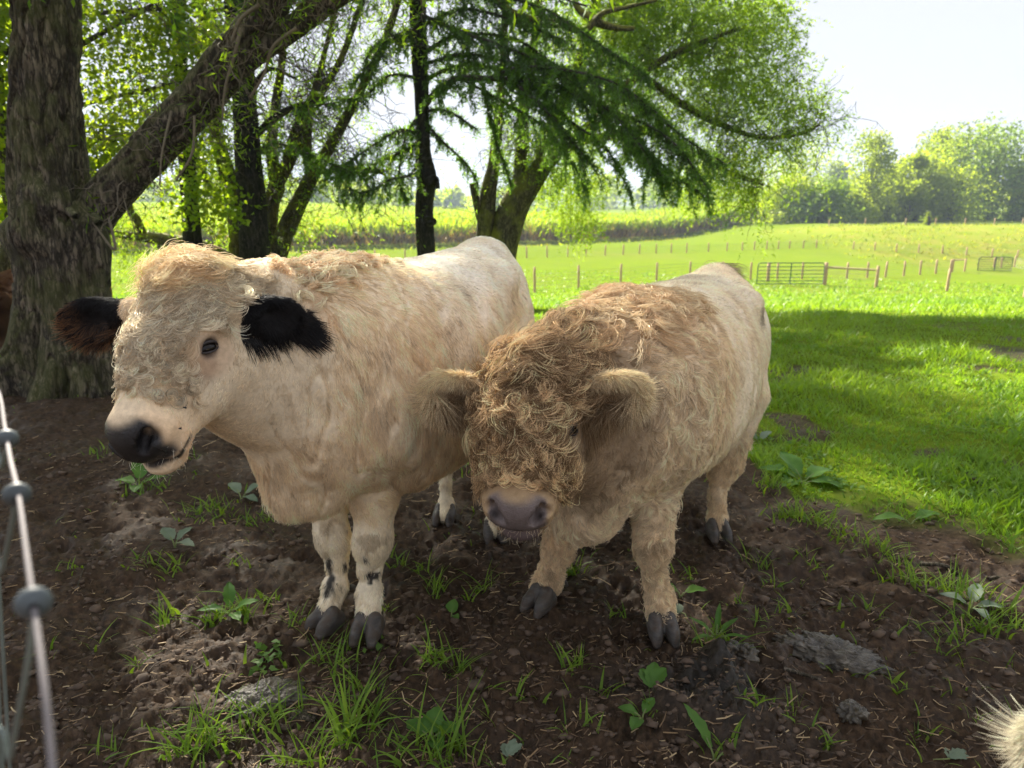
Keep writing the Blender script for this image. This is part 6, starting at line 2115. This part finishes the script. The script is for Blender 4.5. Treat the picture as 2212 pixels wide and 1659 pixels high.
def leaf_blade(c, d, up, L, Wd, lobes=0.0, curl=.25, wave=.06, n=12, m=4):
    """a large leaf with midrib fold, wavy or lobed edge; c base, d direction"""
    d = unit(d); s = unit(np.cross(d, up)); u = np.cross(s, d)
    V = []
    for i in range(n + 1):
        t = i / n
        hw = Wd * .5 * (math.sin(math.pi * min(1, t * .93 + .07)) ** .75) * (1 + lobes * math.cos(t * 26))
        cc = c + d * L * t * (1 - .12 * curl * t) - u * L * curl * t * t + u * .0
        for j in range(-m, m + 1):
            q = j / m
            V.append(cc + s * hw * q + u * (abs(q) * hw * .35 + wave * Wd * math.sin(t * 11 + 3 * q) * abs(q)))
    k = 2 * m + 1
    i, j = np.meshgrid(np.arange(n), np.arange(2 * m), indexing='ij')
    a = i * k + j
    return np.array(V), np.stack([a, a + 1, a + k + 1, a + k], -1).reshape(-1, 4)

def weed(u, v, leaves, label, mat=MAT_DOCK, cat="plant", name="leafy_weed", seed=0):
    """leaves: (bearing deg, pitch deg, length, width, lobes)"""
    g = G(u, v); g[2] = gz(g[0], g[1])
    t = thing(name, g, label, cat)
    for k, (b, pt, L, Wd, lb) in enumerate(leaves):
        b, pt = math.radians(b), math.radians(pt)
        d = np.array([math.sin(b) * math.cos(pt), math.cos(b) * math.cos(pt), math.sin(pt)])
        up = np.array([-math.sin(b) * math.sin(pt), -math.cos(b) * math.sin(pt), math.cos(pt)])
        base = g + d * L * .25 + [0, 0, .012]
        vv, f = leaf_blade(base, d, up, L, Wd, lb, .22 + .2 * rng.random(), .05)
        mesh_obj("leaf", vv, f, mat, t, {"var": np.clip(.5 + .35 * noise3(vv * 40, 3) + .2 * rng.normal(), 0, 1)}, True)
    mb = MB()
    for b, pt, L, Wd, lb in leaves:
        b, pt = math.radians(b), math.radians(pt)
        d = np.array([math.sin(b) * math.cos(pt), math.cos(b) * math.cos(pt), math.sin(pt)])
        vv, f = tube([g - [0, 0, .01], g + d * L * .15 + [0, 0, .012], g + d * L * .45 + [0, 0, .012]], [.004, .003, .002], 5, 5)
        mb.add(vv, f)
    mb.build("stem", MAT_STEM, t, True)
    return t

weed(300, 1062, [(10, 62, .16, .11, .05), (-70, 18, .13, .07, .06), (75, 25, .12, .06, .06), (160, 20, .10, .06, .05)], "dock plant with one upright broad leaf below the white cow's muzzle")
weed(522, 1085, [(60, 30, .12, .07, .03), (-40, 25, .13, .06, .03), (120, 15, .10, .05, .03)], "greyish leafy plant beside the white cow's dewlap", MAT_GREY)
weed(1735, 1042, [(-70, 28, .20, .11, .10), (-15, 35, .20, .11, .08), (60, 22, .20, .11, .10), (110, 12, .18, .10, .10), (-120, 14, .17, .09, .08)], "large bright dock plant on the edge of the grass")
weed(1968, 1132, [(-75, 14, .14, .07, .02), (70, 18, .15, .07, .02)], "broad single leaved dock low in the grass edge")
weed(2095, 1330, [(-60, 30, .09, .05, .08), (40, 40, .10, .05, .06), (100, 20, .09, .045, .08), (180, 20, .08, .04, .06)], "grey green thistle like weed at far right in the mud", MAT_GREY)
weed(1640, 955, [(-40, 40, .12, .06, .05), (50, 35, .12, .06, .05)], "grey green dock beside the tan cow's hindquarters", MAT_GREY)
weed(930, 1590, [(-60, 30, .075, .06, .12), (10, 45, .075, .06, .12), (70, 25, .075, .055, .12), (150, 25, .06, .05, .12)], "lobed leafy weed at the bottom edge by the tall grass blades")
weed(500, 1345, [(80, 35, .09, .045, .10), (-20, 50, .10, .045, .12), (-90, 20, .10, .04, .12), (140, 20, .08, .04, .1)], "dandelion rosette in front of the white cow's hooves")
weed(380, 1200, [(-50, 35, .09, .06, .10), (40, 40, .08, .05, .10), (110, 20, .09, .05, .10)], "grey leafed weed in the mud left of the cow's front legs", MAT_GREY)
weed(1545, 1645, [(-30, 50, .13, .035, .14), (60, 20, .09, .03, .12)], "narrow toothed leaf standing up at the bottom edge", MAT_DOCK)
weed(1545, 1400, [(-60, 40, .09, .02, .04), (20, 55, .10, .02, .04), (60, 35, .09, .02, .04), (110, 25, .09, .018, .04), (-110, 25, .08, .02, .04)], "pale narrow leaved weed behind the churned mud heap")
weed(975, 1330, [(20, 70, .05, .05, .02), (140, 25, .04, .03, .02)], "small round leaved seedling between the two cows' front hooves")
weed(1470, 1290, [(80, 15, .09, .05, .05), (-60, 25, .07, .04, .05)], "dark green dock behind the tan cow's front hoof")
weed(1385, 1580, [(-150, 25, .07, .04, .05), (-80, 30, .06, .04, .05), (40, 35, .06, .035, .05)], "drooping dull green weed left of the mud heap", MAT_DOCK)

def fallen_leaf(u, v, L, Wd, b, label, mat, lobes=.12, tilt=25):
    g = G(u, v); g[2] = gz(g[0], g[1]) + .006
    t = thing("fallen_leaf", g, label, "leaf")
    for k, a in enumerate((-38, 0, 38)):
        bb = math.radians(b + a); pt = math.radians(tilt + 8 * k)
        d = np.array([math.sin(bb) * math.cos(pt), math.cos(bb) * math.cos(pt), math.sin(pt)])
        up = np.array([-math.sin(bb) * math.sin(pt), -math.cos(bb) * math.sin(pt), math.cos(pt)])
        vv, f = leaf_blade(g, d, up, L * (1 if a == 0 else .85), Wd, lobes, .15, .04)
        mesh_obj("lobe", vv + [0, 0, .002 * k], f, mat, t, {"var": np.full(len(vv), .6)}, True)
    bb = math.radians(b + 180)
    vv, f = tube([g, g + [math.sin(bb) * L * .4, math.cos(bb) * L * .4, .006], g + [math.sin(bb + .3) * L * .8, math.cos(bb + .3) * L * .8, .0]], [.0022, .002, .0016], 8, 5)
    mesh_obj("stalk", vv, f, MAT_STEM, t, None, True)
fallen_leaf(1408, 1508, .085, .055, 15, "fresh green lobed leaf with its stalk lying on the mud", MAT_DOCK)
fallen_leaf(1098, 1632, .06, .03, 20, "pale grey leaf lying near the bottom centre", MAT_GREY, .2, 12)
fallen_leaf(2050, 1648, .06, .03, 70, "pale grey lobed leaf at the bottom right", MAT_GREY, .2, 8)
fallen_leaf(1470, 1290 + 30, .05, .03, -40, "small dull leaf on the mud by the tan cow's hoof", MAT_GREY, .1, 10)

# dung pats, stones, sticks
def lump(name, u, v, size, label, cat, mat, rough=.2, freq=9.0, flat=True, az=0.0, res=60, crust=.0):
    g = G(u, v); z = gz(g[0], g[1])
    n1, n2 = res * 2, res
    th, ph = np.meshgrid(np.linspace(0, 2 * np.pi, n1, endpoint=False), np.linspace(.02, np.pi * .62, n2))
    d = np.stack([np.sin(ph) * np.cos(th), np.sin(ph) * np.sin(th), np.cos(ph)], -1).reshape(-1, 3)
    q = d * np.array(size) / np.sort(size)[1]
    k = 1 + rough * fbm(q * freq * .25, 3, 300 + int(u)) + crust * np.abs(fbm(q * freq, 3, 310 + int(v)))
    V = d * k[:, None] * np.array(size)
    c, s_ = math.cos(az), math.sin(az)
    V = V @ np.array([[c, s_, 0], [-s_, c, 0], [0, 0, 1]])
    i, j = np.meshgrid(np.arange(n2 - 1), np.arange(n1), indexing='ij')
    a = i * n1 + j; b = i * n1 + (j + 1) % n1
    F = np.stack([a, a + n1, b + n1, b], -1).reshape(-1, 4)
    o = mesh_obj(name, V, F, mat, None, None, True)
    o.location = (g[0], g[1], z - .004)
    return tag(o, label, cat)
def dung_mat():
    M = Mat("drying_dung")
    n = M.noise(30, 6, .7)
    M.color(M.ramp(n, [(.35, (.030, .024, .017)), (.55, (.085, .070, .050)), (.72, (.19, .165, .125))]))
    M.set(roughness=.32)
    M.bump(M.noise(75, 4, .7), .9, .006)
    return M.m
DUNG = dung_mat()
lump("dung_pat", 1790, 1408, (.17, .085, .035), "large oval grey cow pat lying in the mud on the right", "dung", DUNG, .18, 16, az=-.55, crust=.10, res=70)
lump("dung_pat", 578, 1512, (.105, .075, .030), "dark glistening cow pat in front of the white cow", "dung", DUNG, .2, 15, az=.2, crust=.14, res=60)
lump("mud_clod", 1835, 1560, (.04, .035, .03), "rounded dark clod of mud low on the right", "clod", DUNG, .35, 10, res=30)
lump("mud_clod", 1600, 1425, (.06, .04, .035), "pointed dark clod of mud beside the churned heap", "clod", DUNG, .45, 10, res=34)
lump("stone", 186, 833, (.10, .07, .065), "reddish brown stone lying at the foot of the willow", "stone", plain("red_stone", (.16, .085, .065), .85, var=.3, bump=.4), .2, 6)
lump("stone", 106, 860, (.085, .055, .05), "smooth grey stone left of the reddish one by willow", "stone", plain("grey_stone", (.12, .115, .11), .8, var=.3, bump=.4), .15, 6)
lump("stone", 1000, 1268, (.016, .012, .009), "tiny pinkish pebble on the mud between the cows", "stone", plain("pink_stone", (.40, .25, .18), .7), .2, 6, res=14)
MAT_STICK = bark_mat("dead_stick", (.11, .085, .065), (.26, .22, .18), (.07, .07, .03), 3.0, .2)
def stick(pts, label, r=.008):
    C = []
    for u, v, h in pts:
        g = G(u, v); C.append([g[0], g[1], gz(g[0], g[1]) + h])
    C = np.array(C)
    v, f = tube(C - C[0], np.linspace(r, r * .6, len(C)), 18, 8, lambda p, s, th, rr: .0015 * noise3(p * 60, 4))
    o = mesh_obj("stick", v, f, MAT_STICK, None, None, True)
    o.location = tuple(C[0])
    return tag(o, label, "stick")
stick([(1985, 1228, .012), (2040, 1236, .012), (2095, 1243, .010), (2150, 1252, .01), (2212, 1262, .006)], "long pale stick lying on the mud at the right", .010)
stick([(2090, 1030, .02), (2120, 1052, .03), (2150, 1068, .02), (2180, 1082, .015)], "pale branch piece lying in the grass at the right edge", .013)
stick([(1690, 1468, .010), (1730, 1474, .013), (1772, 1478, .010)], "short thick stick lying below the oval cow pat", .008)
stick([(30, 852, .02), (42, 836, .06), (48, 822, .09)], "thin orange brown stick leaning against the willow's foot", .006)
stick([(170, 1285, .006), (182, 1245, .008), (200, 1210, .006), (205, 1180, .006)], "thin curved straw coloured twig on the left mud", .0022)
stick([(1560, 1540, .006), (1600, 1530, .015), (1640, 1512, .01)], "forked thin twig near the bottom right clod", .0022)
stick([(1170, 1318, .006), (1215, 1322, .01), (1268, 1330, .006)], "reddish straight twig in front of the tan cow's right hoof", .003)
def chip():
    g = G(655, 1545); z = gz(g[0], g[1]) + .008
    mb = MB()
    for k in range(6):
        v, f = box((0, (k - 2.5) * .006, .002 * rng.random()), (.085 * (.8 + .2 * rng.random()), .0055, .010), None)
        mb.add(v, f)
    o = mb.build("wood_chip", MAT_STICK)
    o.location = (g[0], g[1], z); o.rotation_euler = (.1, .05, -.05)
    tag(o, "flat splinter of weathered wood by the dark cow pat", "wood")
chip()

# ------------------------------------------------------------------ the wire fence right beside the camera
def near_fence():
    MW = plain("white_coated_wire", (.17, .15, .15), .75, var=.12)
    MK = plain("grey_wire_knot", (.08, .095, .10), .5)
    MG = plain("thin_green_grey_wire", (.16, .19, .17), .5)
    pts = [(-6, 840, .80), (10, 920, .68), (22, 990, .60), (40, 1070, .52), (58, 1200, .44), (72, 1300, .39), (92, 1450, .34), (108, 1600, .31), (120, 1760, .285), (135, 1960, .26)]
    C = [W(-420, 470, 2.4), W(-150, 680, 1.35), W(-50, 782, 1.0)] + [W(*p) for p in pts]
    C += [C[-1] + (C[-1] - C[-2]) * 3, C[-1] + (C[-1] - C[-2]) * 9]
    t = thing("wire_fence", (C[-1][0], C[-1][1], 0), "thin knotted wire fence blurred right beside the camera at left", "fence")
    v, f = tube(C, [.0019] * len(C), 140, 10)
    mesh_obj("top_wire", v, f, MW, t, None, True)
    for u, v0, Y in ((14, 948, .645), (36, 1068, .525), (72, 1302, .388)):
        c = W(u, v0, Y)
        d = unit(W(u + 6, v0 + 40, Y - .02) - c)
        vv, f = tube([c - d * .007, c - d * .004, c, c + d * .004, c + d * .007], [.003, .0085, .0105, .0085, .003], 12, 12)
        mesh_obj("knot", vv, f, MK, t, None, True)
    for pts in ([(16, 950, .645), (4, 1010, .66), (-12, 1090, .70)], [(36, 1070, .525), (22, 1150, .54), (2, 1240, .57), (-14, 1310, .60)], [(74, 1310, .388), (62, 1420, .40), (40, 1540, .415), (22, 1640, .43), (0, 1780, .45)]):
        Q = [W(*p) for p in pts]
        Q.append(np.array([Q[-1][0] - .22, Q[-1][1] + .10, 0.0]))
        vv, f = tube(Q, [.0019] * len(Q), 34, 8)
        mesh_obj("stay_wire", vv, f, MG, t, None, True)
near_fence()
# ------------------------------------------------------------------ the morning haze
def haze():
    mb = MB()
    v, f = box((0, 640, 21), (1900, 1480, 54))
    mb.add(v, f)
    m = bpy.data.materials.new("haze_air")
    m.use_nodes = True
    nt = m.node_tree
    nt.nodes.remove(nt.nodes["Principled BSDF"])
    pv = nt.nodes.new("ShaderNodeVolumePrincipled")
    pv.inputs["Color"].default_value = (.48, .58, .72, 1)
    pv.inputs["Density"].default_value = .0008
    pv.inputs["Anisotropy"].default_value = .15
    nt.links.new(pv.outputs[0], nt.nodes["Material Output"].inputs["Volume"])
    o = mb.build("haze", m)
    o["kind"] = "stuff"
    tag(o, "thin morning haze over the pasture and fields", "haze")
haze()
